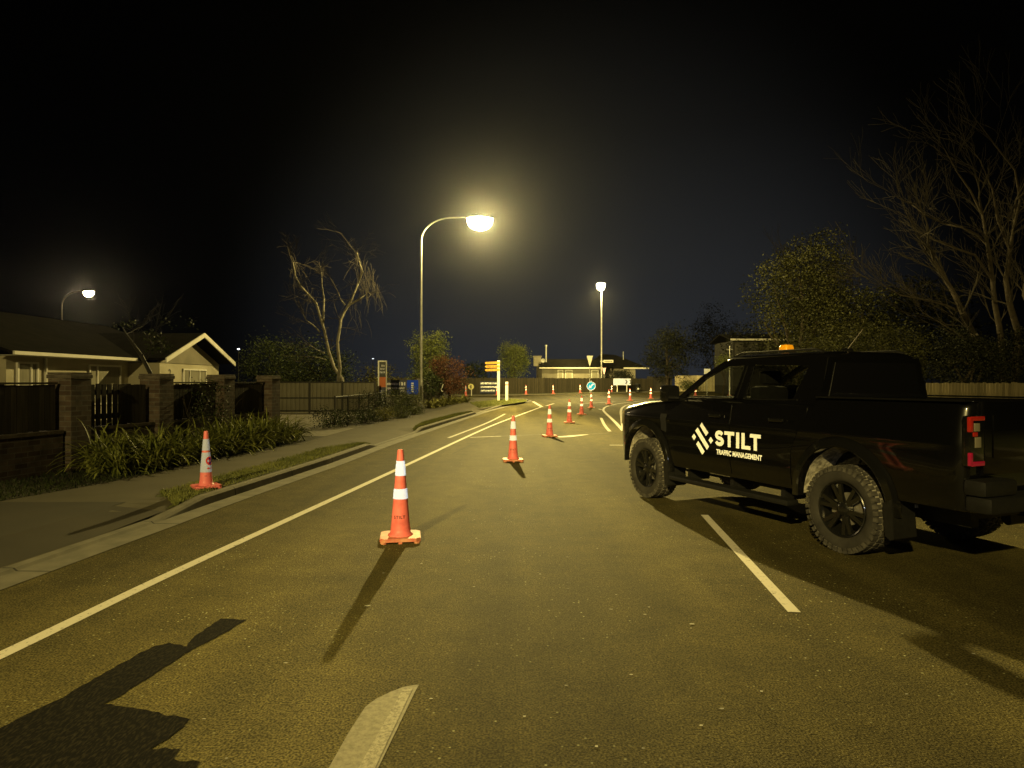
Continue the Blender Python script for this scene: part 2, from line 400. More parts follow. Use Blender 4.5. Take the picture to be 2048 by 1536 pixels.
    def prism(s, poly, z0, z1, mp=None):
        """extrude a 2-D polygon; mp maps (x, y, h) to 3-D"""
        mp = mp or (lambda x, y, h: (x, y, h)); n = len(poly)
        vs = [mp(x, y, z0) for x, y in poly] + [mp(x, y, z1) for x, y in poly]
        fs = [tuple(range(n - 1, -1, -1)), tuple(range(n, 2 * n))] + [(k, (k + 1) % n, n + (k + 1) % n, n + k) for k in range(n)]
        return s.add(vs, fs)
    def mesh(s, name, mats, smooth=None):
        me = bpy.data.meshes.new(name)
        me.from_pydata(s.v, [], s.f)
        for m in (mats if isinstance(mats, (list, tuple)) else [mats]): me.materials.append(m)
        if any(s.mi): me.polygons.foreach_set('material_index', s.mi)
        if smooth is not None:
            me.polygons.foreach_set('use_smooth', [True] * len(me.polygons))
            me.update()
            if smooth < 179: me.set_sharp_from_angle(angle=R(smooth))
        me.update(); return me
    def build(s, name, mats, parent=None, smooth=None, fix=False):
        me = s.mesh(name, mats, smooth)
        if fix:
            bm = bmesh.new(); bm.from_mesh(me); bmesh.ops.recalc_face_normals(bm, faces=bm.faces[:]); bm.to_mesh(me); bm.free()
        return link(bpy.data.objects.new(name, me), parent)

def part(name, mb, m, parent, smooth=None, fix=False, loc=None):
    o = mb.build(name, m, parent, smooth, fix)
    if loc is not None: o.location = loc
    return o

def children(o): return [c for c in COL.objects if c.parent == o]

def copy_tree(o, parent=None, kids=None):
    c = o.copy(); COL.objects.link(c)
    if parent is not None: c.parent = parent
    for ch in list(o.children): copy_tree(ch, c)
    return c

def text_mesh(txt, size, bold=0.0, extrude=.0, space=1.0):
    cu = bpy.data.curves.new('lettering', 'FONT'); cu.body = txt; cu.size = size; cu.offset = bold; cu.extrude = extrude
    cu.align_x = 'CENTER'; cu.align_y = 'CENTER'; cu.space_character = space; cu.resolution_u = 3
    o = bpy.data.objects.new('lettering', cu); COL.objects.link(o)
    bpy.context.view_layer.update()
    me = bpy.data.meshes.new_from_object(o.evaluated_get(bpy.context.evaluated_depsgraph_get()))
    vs = [v.co.copy() for v in me.vertices]; fs = [tuple(p.vertices) for p in me.polygons]
    bpy.data.objects.remove(o); bpy.data.curves.remove(cu); bpy.data.meshes.remove(me)
    return vs, fs

def lerp(a, b, t): return a + (b - a) * t
def interp(tab, x):
    if x <= tab[0][0]: return tab[0][1]
    for (x0, y0), (x1, y1) in zip(tab, tab[1:]):
        if x <= x1: return lerp(y0, y1, (x - x0) / (x1 - x0))
    return tab[-1][1]
def smoothstep(a, b, x):
    t = max(0.0, min(1.0, (x - a) / (b - a))); return t * t * (3 - 2 * t)

# ================================================================== GROUND, ROAD, KERBS
KT = [(-40, -6.6), (-15, -5.5), (0, -4.62), (5.56, -4.28), (7.4, -4.12), (8.94, -4.02), (13.1, -3.62), (16.5, -3.40), (21.2, -2.98), (28, -2.30), (33, -1.78), (36.4, -1.42)]
BT = [(-40, -8.6), (0, -7.2), (8.4, -6.45), (10, -6.02), (13.6, -5.47), (16.7, -5.14), (23.5, -4.95), (30.9, -4.1), (35.8, -3.7), (42, -3.4)]
def KX(y): return interp(KT, y)
def BX(y): return interp(BT, y)
def VX(y): return max(BX(y) + .45, KX(y) - .13 - lerp(.62, .45, smoothstep(14, 26, y)))
HT = [(-40, .03), (7.75, .03), (8.75, .125), (16.0, .125), (16.7, .03), (20.9, .03), (21.7, .125), (32.6, .125), (33.2, .03), (36.2, .03), (36.8, .125), (80, .125)]
def KH(y): return interp(HT, y)

def sheet(name, pts, z, m, kind='structure', parent=None):
    """flat polygon, cut into strips by its own outline"""
    me = bpy.data.meshes.new(name); bm = bmesh.new()
    vs = [bm.verts.new((p[0], p[1], z if len(p) < 3 else p[2])) for p in pts]
    bm.faces.new(vs); bmesh.ops.triangulate(bm, faces=bm.faces[:]); bmesh.ops.recalc_face_normals(bm, faces=bm.faces[:])
    for f in bm.faces:
        if f.normal.z < 0: f.normal_flip()
    bm.to_mesh(me); bm.free(); me.materials.append(m)
    o = link(bpy.data.objects.new(name, me), parent)
    if kind: o['kind'] = kind
    return o

sheet('ground', [(-109, -61), (89, -61), (89, 169), (-109, 169)], -.03, M['soil'])
sheet('road', [(-90, -60), (70, -60), (70, 150), (-90, 150)], 0.0, M['asphalt'])

# corner kerb of the side street, from the crossing gap round into the far street
corner = [(-1.42, 36.4), (-.74, 41.2), (.21, 47.4), (.95, 51.5), (1.32, 54.0), (1.30, 56.6), (.75, 58.8), (-.9, 60.6), (-4.4, 62.0), (-25, 63.5), (-90, 62)]
ys = [-40, -20, -8, 0, 3, 5, 6.5, 7.5, 7.75, 8.0, 8.25, 8.5, 8.75, 9.5, 10.5, 12, 13.1, 14.5, 16.0, 16.2, 16.5, 16.7, 18, 19.5, 20.9, 21.2, 21.5, 21.7, 23, 25, 28, 30.5, 32.6, 32.9, 33.2, 34.5, 36.2, 36.4]
kp = [(KX(y), y, KH(y)) for y in ys] + [(x, y, .125) for x, y in corner[1:]]

def kerb_mesh(name, pts, side=-1, top=.115, gutter=.30, m=None):
    """kerb stone and its flat channel swept along a line; side -1: land lies to the left of travel"""
    mb = MB(); n = len(pts); rows = []
    for i, p in enumerate(pts):
        a = Vector(pts[max(0, i - 1)][:2]); c = Vector(pts[min(n - 1, i + 1)][:2]); t = (c - a).normalized()
        l = Vector((-t.y, t.x)) * (1 if side < 0 else -1)          # towards the land
        b = Vector(p[:2]); h = p[2]
        q = lambda o, z: (b.x + l.x * o, b.y + l.y * o, z)
        rows.append([q(-gutter, .006), q(-.012, .009), q(-.004, max(.012, h - .022)), q(.022, h + .004), q(top, h + .006), q(top + .01, -.02)])
    for r0, r1 in zip(rows, rows[1:]):
        for k in range(5): mb.add([r0[k], r0[k + 1], r1[k + 1], r1[k]], [(0, 1, 2, 3)])
    o = mb.build(name, m or M['kerb'], None, None, fix=False)
    bm = bmesh.new(); bm.from_mesh(o.data); bmesh.ops.remove_doubles(bm, verts=bm.verts[:], dist=.0005); bmesh.ops.recalc_face_normals(bm, faces=bm.faces[:]); bm.to_mesh(o.data); bm.free()
    o['kind'] = 'structure'; return o
kerb_mesh('kerb', kp)

# footpath and left-hand land
mb = MB(); prev = None
for y in ys:
    r = [(KX(y) - .12, y, KH(y)), (VX(y), y, .125), (BX(y), y, .125), (BX(y) - .02, y, .118), (-90, y, .118)]
    if prev:
        for k in range(2): mb.add([prev[k + 1], prev[k], r[k], r[k + 1]], [(0, 1, 2, 3)])
    prev = r
o = mb.build('footpath', M['footpath']); o['kind'] = 'structure'
cl = [(x - .12, y) for x, y in corner]
sheet('footpath', [(BX(36.4), 36.4, .125), (cl[0][0], 36.4, .125)] + [(x, y, .125) for x, y in cl[1:-2]] + [(-4.6, 61.8, .125), (-4.4, 56, .125), (-3.6, 44, .125)], .125, M['footpath'])
left = [(-90, -60)] + [(BX(y), y) for y in (-40, 0, 8.4, 10, 13.6, 16.7, 23.5, 30.9, 35.8, 36.4)] + [(-3.6, 44), (-4.4, 56), (-4.6, 61.8), (-25, 63.3), (-90, 61.8)]
sheet('garden_ground', left, .119, M['soil'])

def strip(name, y0, y1, f0, f1, dz, m, kind='structure', n=14, taper0=0, taper1=0):
    mb = MB(); prev = None
    for i in range(n + 1):
        y = lerp(y0, y1, i / n); a, b = f0(y), f1(y)
        w = 1.0
        if taper0: w = min(w, max(.03, (y - y0) / taper0))
        if taper1: w = min(w, max(.03, (y1 - y) / taper1))
        xb = lerp(a[0], b[0], w); zb = lerp(a[1], b[1], w)
        r = [(a[0], y, a[1] + dz), (xb, y, zb + dz)]
        if prev: mb.add([prev[0], prev[1], r[1], r[0]], [(0, 1, 2, 3)])
        prev = r
    o = mb.build(name, m, fix=True)
    for p in o.data.polygons:
        if p.normal.z < 0: o.data.flip_normals(); break
    o['kind'] = kind; return o
fk = lambda y: (KX(y) - .14, KH(y)); fv = lambda y: (VX(y), .125); fb = lambda y: (BX(y) - .03, .125)
strip('grass_verge', 8.15, 16.45, fk, fv, .006, M['lawn'], taper0=.7, taper1=1.4)
strip('grass_verge', 21.2, 32.9, fk, fv, .006, M['lawn'], taper0=3.2, taper1=2.0)
strip('driveway', -12, 8.05, fk, fv, .005, M['driveway'], n=20)
strip('driveway', -12, 8.3, fv, fb, .005, M['driveway'], n=20)
strip('driveway', 16.7, 20.9, fk, fv, .005, M['footpath'], n=8)
sheet('driveway', [(BX(18.2) - .02, 18.2), (BX(22.5) - .05, 22.5), (-6.2, 22.7), (-6.5, 33), (-12.5, 33), (-11.6, 22), (-7.4, 18.4)], .124, M['concrete'])
sheet('lawn', [(-90, -40), (-7.0, -40), (BX(0) - .03, 0), (BX(8.4) - .03, 8.4), (BX(10.2) - .03, 10.2), (-7.2, 10.8), (-8.2, 4), (-90, 4)], .1235, M['soil'])
crn = [G(958, 816, .13), G(985, 812.5, .13), G(1030, 806.5, .13), G(1054, 802.6, .13), G(1052, 800.4, .13), G(1030, 798.6, .13), G(1000, 799, .13), G(940, 806, .13)]
sheet('grass_verge', [(p.x, p.y) for p in crn], .131, M['lawn'])

# land beyond the far street, and to the right behind the pickup
fl = [(-90, 66), (-25, 68.5), (-5.7, 72.7), (-1.36, 75), (4.5, 79.3), (11.8, 87.5), (19.4, 96), (26, 104), (44, 128), (70, 149)]
sheet('roadside_ground', [(x, y) for x, y in fl] + [(70, 168), (-90, 168)], .118, M['lawn'])
kerb_mesh('kerb', [(x, y, .12) for x, y in fl[::-1]], side=1, top=.35, gutter=.5, m=M['concrete'])
rl = [(9.5, -60), (9.5, 20), (10.4, 27), (13.5, 33.5), (20, 39), (34, 45), (70, 52)]
sheet('roadside_ground', [(x, y) for x, y in rl] + [(70, -60)], .118, M['lawn'])
kerb_mesh('kerb', [(x, y, .12) for x, y in rl], side=1)

# ------------------------------------------------------------------ road markings
def line(name, pts, w, m, z=.004, kind='structure'):
    mb = MB(); n = len(pts); rows = []
    ws = w if isinstance(w, (list, tuple)) else [w] * n
    for i, p in enumerate(pts):
        a = Vector(pts[max(0, i - 1)][:2]); c = Vector(pts[min(n - 1, i + 1)][:2]); t = (c - a).normalized(); l = Vector((-t.y, t.x)); b = Vector(p[:2])
        rows.append([(b + l * (ws[i] / 2)).to_3d() + Vector((0, 0, z)), (b - l * (ws[i] / 2)).to_3d() + Vector((0, 0, z))])
    for r0, r1 in zip(rows, rows[1:]): mb.add([r0[1], r1[1], r1[0], r0[0]], [(0, 1, 2, 3)])
    o = mb.build(name, m); o['kind'] = kind; return o
def curve(pts, n=6):
    """Catmull-Rom through ground points"""
    p = [Vector(q[:2]) for q in pts]; p = [p[0] * 2 - p[1]] + p + [p[-1] * 2 - p[-2]]; out = []
    for i in range(1, len(p) - 2):
        for k in range(n):
            t = k / n; a, b, c, d = p[i - 1], p[i], p[i + 1], p[i + 2]
            out.append(.5 * ((2 * b) + (c - a) * t + (2 * a - 5 * b + 4 * c - d) * t * t + (3 * b - 3 * c + d - a) * t ** 3))
    out.append(p[-2]); return out
g2 = lambda L: [G(x, y).xy for x, y in L]
edge = [(-3.5, 0.2), (-3.27, 2)] + [tuple(v) for v in g2([(0, 1312), (325, 1155.6), (560, 1047), (790, 941), (964, 860), (1017, 838.4), (1083, 813.8)])]
line('edge_line', curve(edge), .105, M['line'])
line('edge_line', g2([(1084, 814), (1066, 803)]), .22, M['line'])
line('lane_line', curve(g2([(897, 876), (974, 846), (1010, 828)])), .10, M['line_worn'])
line('stop_line', g2([(940, 875), (1002, 872.6)]), .11, M['line_worn'])
line('stop_line', g2([(1003, 872.6), (1069, 869.6), (1108, 868.5)]), .05, M['line_faint'])
line('stop_line', curve(g2([(1108, 874), (1130, 873.5), (1155, 871), (1176, 869)])), [.34] * 8 + [.34, .33, .32, .30, .27, .24, .21, .18, .15, .10, .08][:11], M['line'])
line('stop_line', g2([(1176, 868.6), (1219, 866)]), .05, M['line_faint'])
line('turn_line', curve(g2([(1219.5, 863), (1209, 850), (1202, 836)])), .11, M['line_worn'])
line('stop_line', g2([(1219, 890.5), (1262, 890.5)]), .09, M['line'])
line('island_line', curve(g2([(1247, 862), (1228, 842), (1209, 824), (1207, 818.5), (1214, 813), (1240, 807), (1300, 800)])), .13, M['line'])
line('island_line', curve(g2([(1247.5, 861), (1244, 838), (1242, 822), (1247, 814), (1262, 808.5), (1310, 802)])), .13, M['line'], z=.0075)
line('give_way_line', g2([(1108, 807), (1092, 812)]), .16, M['line_worn'])
line('give_way_line', g2([(1198, 818), (1204, 820)]), .16, M['line_worn'])
for (a, b) in (((1155, 808), (1230, 803.5)), ((1250, 800), (1340, 796))): line('lane_line', g2([a, b]), .35, M['line_faint'])
line('lane_line', [(x, y) for x, y in ((2.352, 8.13), (2.0, 4.71))], .088, M['line'])
line('lane_line', [(1.55, .4), (1.22, -2.6)], .088, M['line'])
# worn marking with a rounded end, at the photographer's feet
tip = [(-.595, 2.2), (-.565, 2.82), (-.507, 3.535), (-.50, 3.585), (-.53, 3.578), (-.585, 3.555), (-.64, 3.50), (-.70, 3.425), (-.737, 3.34), (-.76, 3.1), (-.775, 2.82), (-.80, 2.2)]
sheet('direction_mark', tip, .004, M['line_grey'])
line('direction_mark', [(-.637, 2.2), (-.612, 2.82), (-.552, 3.54)], [.07, .07, .05], M['line_rough'], z=.0075)
# blacked-out old marking
bl = [(0, 1457), (117, 1400), (251, 1323), (306, 1294), (336, 1288), (374, 1294.3), (388, 1275), (415, 1256), (443, 1238), (470, 1239.5), (492, 1240.5), (478, 1249), (465, 1259), (425, 1280), (383, 1301),
      (312, 1347), (240, 1393), (208, 1409), (240, 1415), (273, 1419), (325, 1429), (380, 1440.6), (366, 1456), (347, 1470.7), (322, 1487), (301, 1501), (330, 1499), (358, 1501), (347, 1520), (402, 1525), (391, 1540)]
pts = []
gl = [G(*p) for p in bl]
for i, (a, b) in enumerate(zip(gl, gl[1:])):
    n = max(1, int((b - a).length / .03))
    for k in range(n):
        q = a.lerp(b, k / n); pts.append((q.x + rnd.uniform(-.007, .007), q.y + rnd.uniform(-.012, .012)))
pts += [(gl[-1].x, gl[-1].y), (-1.45, 2.2), (-3.0, 2.2), (-2.6, 2.7)]
sheet('black_paint_patch', pts, .0042, M['tarpatch'])
# saw-cut and seal-joint traces
for L in ([(1204, 835), (1262, 831)], [(1216, 822), (1262, 820)], [(905, 908), (955, 884), (1003, 866)]):
    line('seal_joint', curve(g2(L)), .022, M['joint'], z=.003)

# leaves, chips and litter on the seal: far too many to count
mb = MB()
for i in range(170):
    y = rnd.uniform(2.8, 17); x = rnd.uniform(-.62, .62) * y * 1.15
    if rnd.random() < .7: x = rnd.gauss(.4, 1.1)
    if x < KX(y) + .4 or x > 6: continue
    s = rnd.uniform(.003, .009) * (1.7 if rnd.random() < .12 else 1); a = rnd.uniform(0, 6.28); k = rnd.randint(5, 7)
    poly = [(x + math.cos(a + j * 6.283 / k) * s * rnd.uniform(.6, 1.2) * 1.5, y + math.sin(a + j * 6.283 / k) * s * rnd.uniform(.5, 1)) for j in range(k)]
    mb.prism(poly, .0045, .006)
M['chip'] = mat('pale_chip', (.28, .27, .22), .8, (.42, .40, .33), 3, 2, island=.4)
o = mb.build('litter', M['chip']); o['kind'] = 'stuff'

# grass blades on the verges: nobody could count them
def blades(name, n, samp, hmin, hmax, w, m):
    mb = MB()
    for _ in range(n):
        x, y, z = samp(); h = rnd.uniform(hmin, hmax); a = rnd.uniform(0, 6.28); lx, ly = math.cos(a) * h * rnd.uniform(.2, .8), math.sin(a) * h * rnd.uniform(.2, .8)
        b = rnd.uniform(0, 6.28); wx, wy = math.cos(b) * w, math.sin(b) * w
        mb.add([(x - wx, y - wy, z), (x + wx, y + wy, z), (x + lx * .4, y + ly * .4, z + h * .65), (x + lx, y + ly, z + h)], [(0, 1, 2), (0, 2, 3)])
    o = mb.build(name, m); o['kind'] = 'stuff'; return o
def samp_strip(y0, y1, t0=0, t1=0):
    def f():
        y = lerp(y0, y1, rnd.random() ** 1.15); w = 1.0
        if t0: w = min(w, (y - y0) / t0)
        if t1: w = min(w, (y1 - y) / t1)
        u = rnd.random() * max(0, w) * 1.05
        x = lerp(KX(y) - .14, VX(y), u); return (x + rnd.uniform(-.03, .03), y, lerp(KH(y), .125, u) + .004)
    return f
blades('verge_grass', 9000, samp_strip(8.3, 16.45, .7, 1.4), .02, .06, .006, M['grass'])
blades('verge_grass', 6000, samp_strip(21.2, 32.9, 3.2, 2.0), .03, .07, .009, M['grass'])
def samp_poly(P, z):
    xs = [p.x for p in P]; yy = [p.y for p in P]
    def inside(x, y):
        c = False
        for i in range(len(P)):
            a, b = P[i], P[i - 1]
            if (a.y > y) != (b.y > y) and x < (b.x - a.x) * (y - a.y) / (b.y - a.y) + a.x: c = not c
        return c
    def f():
        while True:
            x, y = rnd.uniform(min(xs), max(xs)), rnd.uniform(min(yy), max(yy))
            if inside(x, y): return (x, y, z)
    return f
blades('verge_grass', 5000, samp_poly(crn, .13), .05, .12, .014, M['grass'])
blades('lawn_grass', 5000, lambda: (lambda y: (rnd.uniform(-8.4 + .12 * (y - 4), BX(y) + rnd.uniform(-.02, .05)), y, .124))(rnd.uniform(4.5, 11.0)), .03, .08, .007, M['leaf_dark'])

# ================================================================== STREET LAMPS
LIGHTCOL = (1.0, .775, .245)
CUT = (-.16, .06)      # sine of the elevation between which the beam fades out
def lamp_light(name, loc, power, parent, col=LIGHTCOL, rad=.16, k=.05, cutz=CUT, resid=.16, arm=(1, 0), lobe_at=(.25, .24)):
    """a road lantern throws most of its light along the street: intensity rises towards the horizontal, a small residue is sent up to feed the halo"""
    l = bpy.data.lights.new(name, 'POINT'); l.energy = power; l.color = col; l.shadow_soft_size = rad
    l.use_nodes = True; nt = l.node_tree; N, L = nt.nodes, nt.links
    em = next(n for n in N if n.type == 'EMISSION')
    g = N.new('ShaderNodeNewGeometry'); ng = N.new('ShaderNodeVectorMath'); ng.operation = 'SCALE'; ng.inputs['Scale'].default_value = 1.0; L.new(g.outputs['Incoming'], ng.inputs[0])   # points away from the lamp
    sx = N.new('ShaderNodeSeparateXYZ'); L.new(ng.outputs[0], sx.inputs[0])
    sq = N.new('ShaderNodeMath'); sq.operation = 'MULTIPLY'; L.new(sx.outputs[2], sq.inputs[0]); L.new(sx.outputs[2], sq.inputs[1])
    ad = N.new('ShaderNodeMath'); ad.operation = 'ADD'; ad.inputs[1].default_value = k; L.new(sq.outputs[0], ad.inputs[0])
    dv = N.new('ShaderNodeMath'); dv.operation = 'DIVIDE'; dv.inputs[0].default_value = 1.0; L.new(ad.outputs[0], dv.inputs[1])
    cut = N.new('ShaderNodeMapRange'); cut.interpolation_type = 'SMOOTHSTEP'; cut.inputs[1].default_value = cutz[0]; cut.inputs[2].default_value = cutz[1]; cut.inputs[3].default_value = 1.0; cut.inputs[4].default_value = resid
    L.new(sx.outputs[2], cut.inputs[0])
    mu = N.new('ShaderNodeMath'); mu.operation = 'MULTIPLY'; L.new(dv.outputs[0], mu.inputs[0]); L.new(cut.outputs[0], mu.inputs[1])
    # two lobes along the street, swung a little out over the carriageway, less across and behind
    def mth(op, a, b):
        n = N.new('ShaderNodeMath'); n.operation = op
        for i, q in enumerate((a, b)):
            if isinstance(q, (int, float)): n.inputs[i].default_value = q
            else: L.new(q, n.inputs[i])
        return n.outputs[0]
    dv_ = N.new('ShaderNodeVectorMath'); dv_.operation = 'DOT_PRODUCT'; dv_.inputs[1].default_value = (arm[0], arm[1], 0); L.new(ng.outputs[0], dv_.inputs[0])
    xx = mth('MULTIPLY', sx.outputs[0], sx.outputs[0]); yy = mth('MULTIPLY', sx.outputs[1], sx.outputs[1])
    hyp = mth('POWER', mth('ADD', mth('ADD', xx, yy), mth('MULTIPLY', sq.outputs[0], .25)), .5)
    q = mth('DIVIDE', mth('SUBTRACT', mth('DIVIDE', dv_.outputs['Value'], hyp), lobe_at[0]), lobe_at[1])
    lobe = mth('ADD', mth('MULTIPLY', mth('POWER', 2.718, mth('MULTIPLY', mth('MULTIPLY', q, q), -1.0)), .85), .15)
    L.new(mth('MULTIPLY', mu.outputs[0], lobe), em.inputs['Strength'])
    o = bpy.data.objects.new(name, l); link(o, parent); o.location = loc; return o

def street_lamp(base, head, label, power, group, lampmat, col=LIGHTCOL, r0=.10, r1=.05, bow=.85, bowl=.58, k=.05, ground=.125, cutz=CUT, steel='steel', resid=.16, road=(1, 0), lobe_at=(.25, .24)):
    """tapered pole that bends over into an arm with a lantern; head: where the light hangs"""
    t = thing('street_lamp', label, 'street lamp', (base[0], base[1], ground), 0, group)
    dx, dy, hz = head[0] - base[0], head[1] - base[1], head[2] - ground
    reach = math.hypot(dx, dy); ux, uy = (dx / reach, dy / reach)
    mb = MB(); rise = max(1.0, reach * .42)
    ztop = hz - rise * .9
    mb.tube([(0, 0, 0), (0, 0, 1.5), (0, 0, 1.52), (0, 0, ztop * .55), (0, 0, ztop)], [r0, r0, r0 * .8, lerp(r0 * .8, r1, .5), r1], 12)
    pole = part('pole', mb, M[steel], t, 40)
    mb = MB(); mb.lathe([(0, .03), (r0 * 2.0, .03), (r0 * 2.0, .0)], 12); part('base_flange', mb, M[steel], t)
    mb = MB(); n = 12; pts = []
    for i in range(n + 1):
        a = PI / 2 * i / n
        pts.append((ux * (reach * .55) * (1 - math.cos(a)), uy * (reach * .55) * (1 - math.cos(a)), ztop + (hz + .08 - ztop) * math.sin(a)))
    pts.append((ux * (reach - .35), uy * (reach - .35), hz + .14))
    mb.tube(pts, [lerp(r1, r1 * .75, i / n) for i in range(n + 2)], 10); part('arm', mb, M[steel], t, 50)
    # lantern: canopy above, glowing bowl below, oversized to carry the lamp's glare
    mb = MB(); m = 20
    rings = []
    for (sc, z) in ((.35, .20), (.8, .17), (1.0, .09), (1.03, .04)):
        rings.append([(ux * math.cos(q) * bowl * 1.35 * sc - uy * math.sin(q) * bowl * .7 * sc, uy * math.cos(q) * bowl * 1.35 * sc + ux * math.sin(q) * bowl * .7 * sc, z) for q in [2 * PI * j / m for j in range(m)]])
    hd = part('lantern', mb.rings(rings), M[steel], t, 50, True); hd.location = (dx, dy, hz)
    mb = MB(); rings = []
    for (sc, z) in ((1.0, .04), (1.0, -.04), (.94, -.20), (.76, -.34), (.42, -.43), (.15, -.46)):
        rings.append([(ux * math.cos(q) * bowl * 1.25 * sc - uy * math.sin(q) * bowl * .75 * sc, uy * math.cos(q) * bowl * 1.25 * sc + ux * math.sin(q) * bowl * .75 * sc, z * bowl / .42) for q in [2 * PI * j / m for j in range(m)]])
    bw = part('lamp_bowl', mb.rings(rings), lampmat, hd, 60, True)
    if power: lamp_light('lamp_light', (dx, dy, hz - .18 * bowl / .42), power, t, col, k=k, cutz=cutz, resid=resid, arm=road, lobe_at=lobe_at)
    return t
LAMPS = 'street lamps'
pa = Vector((-5.2, 38.1, .125))
street_lamp(pa, (-1.85, 38.3, 10.95), 'tall curved street lamp on the left footpath, largest and brightest light', 24500, LAMPS, M['lamp_on'], k=.12)
street_lamp((-8.6, -13.5), (-6.9, -13.2, 10.4), 'street lamp behind the viewer on the left footpath', 7200, LAMPS, M['lamp_on'], lobe_at=(.29, .20))
street_lamp((12.45, 92.5), (12.1, 90.6, 14.8), 'straight-looking street lamp far off by the give-way signs, with a street name blade', 30000, LAMPS, M['lamp_on_far'], k=.25, cutz=(-.36, -.14), resid=.05, road=(-1, 0), r0=.16, r1=.11, bowl=.75)
street_lamp((-39.6, 58.5), (-36.6, 57.5, 9.35), 'dim-lit street lamp behind the roof of the white house', 1400, LAMPS, M['lamp_warm'], col=(1, .75, .36), bowl=.42, steel='rail_dark')

# ================================================================== BRICK PILLARS, WALL AND PALINGS ON THE LEFT
def WX(y): return -7.5 + .15 * (y - 11.1)
wt = Vector((.15, 1, 0)).normalized(); wn = Vector((1, -.15, 0)).normalized()      # along the wall, towards the road
wa = math.atan2(wt.y, wt.x) - PI / 2
PIL = [11.25, 13.4, 15.6, 17.76]
pil_lab = ['widest brick pillar nearest the viewer, at the left of the strappy hedge', 'second brick pillar from the left, between two dark paling panels', 'third brick pillar from the left, right of the climbing shrub', 'last brick pillar, at the driveway by the olive panel fence']
for i, y in enumerate(PIL):
    t = thing('brick_pillar', pil_lab[i], 'pillar', (WX(y), y, .12), wa, 'brick pillars of the garden wall')
    w = .215
    mb = MB(); mb.box(-w, w, -w, w, 0, 1.56); part('shaft', mb, M['brick'], t)
    mb = MB(); mb.cbox(-w - .02, w + .02, -w - .02, w + .02, 1.562, 1.63, .012); mb.cbox(-w - .01, w + .01, -w - .01, w + .01, 1.632, 1.665, .01); part('cap', mb, M['cap'], t)
segs = [(6.0, 10.97), (11.53, 13.15), (13.65, 15.35), (15.85, 17.51)]
fl_lab = ['dark paling panel on a low brick wall at the left edge', 'dark paling panel with bright slits between its boards, right of the nearest pillar', 'dark paling panel behind the climbing shrub, between second and third pillars', 'dark paling panel between the third and last brick pillars']
for i, (a, b) in enumerate(segs):
    Lg = (b - a) * math.hypot(.15, 1)
    t = thing('paling_fence', fl_lab[i], 'fence', (WX(a), a, .12), wa, 'paling panels between the brick pillars')
    mb = MB(); y = .02; k = 0
    while y < Lg - .1:
        gap = .042 if (i == 1 and k < 6) else rnd.choice((.006, .008, .012))
        w = .095 + rnd.uniform(-.004, .004)
        mb.box(-.012, .010, y, min(Lg - .01, y + w), .715 + rnd.uniform(-.008, .008), 1.46 + rnd.uniform(-.012, .012)); y += w + gap; k += 1
    part('palings', mb, M['paling'], t)
    mb = MB(); mb.box(-.06, -.014, 0, Lg, .84, .93); mb.box(-.06, -.014, 0, Lg, 1.27, 1.36); part('rail', mb, M['paling'], t)
    if i != 1:
        mb = MB(); mb.box(-.02, .03, .0, Lg, 1.468, 1.50); part('capping', mb, M['paling'], t)
    w = thing('brick_wall', ['low dark brick wall under the palings at the left edge', 'low brick wall behind the nearest strappy plants, right of the widest pillar', 'low brick wall between the second and third pillars', 'low brick wall between the third and last pillars'][i], 'wall', (WX(a), a, .12), wa, 'low brick walls between the pillars')
    mb = MB(); mb.box(-.11, .11, -.02 if i else 0, Lg + .02, -.05, .655); part('courses', mb, M['brick'], w)
    mb = MB(); mb.box(-.13, .13, -.02 if i else 0, Lg + .02, .657, .71); part('coping', mb, M['cap'], w)

# strappy hedge: every clump a plant of its own
def strappy(n, h, spread, seed):
    r = random.Random(seed); mb = MB()
    for _ in range(n):
        a = r.uniform(0, 2 * PI); L = h * r.uniform(.95, 1.55); el = R(r.triangular(18, 84, 52)); w = r.uniform(.016, .030)
        p = Vector((r.gauss(0, .10), r.gauss(0, .10), 0)); d = Vector((math.cos(a) * math.cos(el), math.sin(a) * math.cos(el), math.sin(el)))
        s = Vector((-math.sin(a), math.cos(a), 0)); pts = []; ns = 7; droop = r.uniform(.32, .70)
        for k in range(ns + 1):
            ww = w * (1 - (k / ns) ** 2.2) + .0015
            pts.append((p - s * ww, p + s * ww, p - Vector((0, 0, ww * .5))))
            p = p + d * (L / ns); d = (d + Vector((0, 0, -droop * (k + 1.2) / ns))).normalized()
            if p.z < .02: p.z = .02
        for k in range(ns):
            q, u = pts[k], pts[k + 1]
            mb.add([q[0], q[2], q[1], u[0], u[2], u[1]], [(0, 1, 4, 3), (1, 2, 5, 4)])
    return mb
protos = [strappy(150, .66, .6, 40 + i).mesh('strappy_plant', M['leaf_aga']) for i in range(4)]
spots = []
for i in range(9): spots.append((BX(10.75 + i * .77) - .50 + rnd.uniform(-.05, .05), 10.75 + i * .77, rnd.uniform(.82, 1.0)))
for i in range(8): spots.append((BX(11.2 + i * .76) - 1.0 + rnd.uniform(-.05, .05), 11.2 + i * .76, rnd.uniform(.92, 1.08)))
front_l = ['strappy-leaved plant at the left end of the hedge, by the widest pillar', 'strappy plant in the front row, second from the widest pillar', 'strappy plant in the front row, third from the widest pillar', 'strappy plant in the front row, just left of the no-parking cone',
           'strappy plant in the front row, behind the no-parking cone', 'strappy plant in the front row, just right of the no-parking cone', 'strappy plant in the front row, third from the driveway end', 'strappy plant in the front row, second from the driveway end', 'pale-lit strappy plant at the driveway end of the hedge']
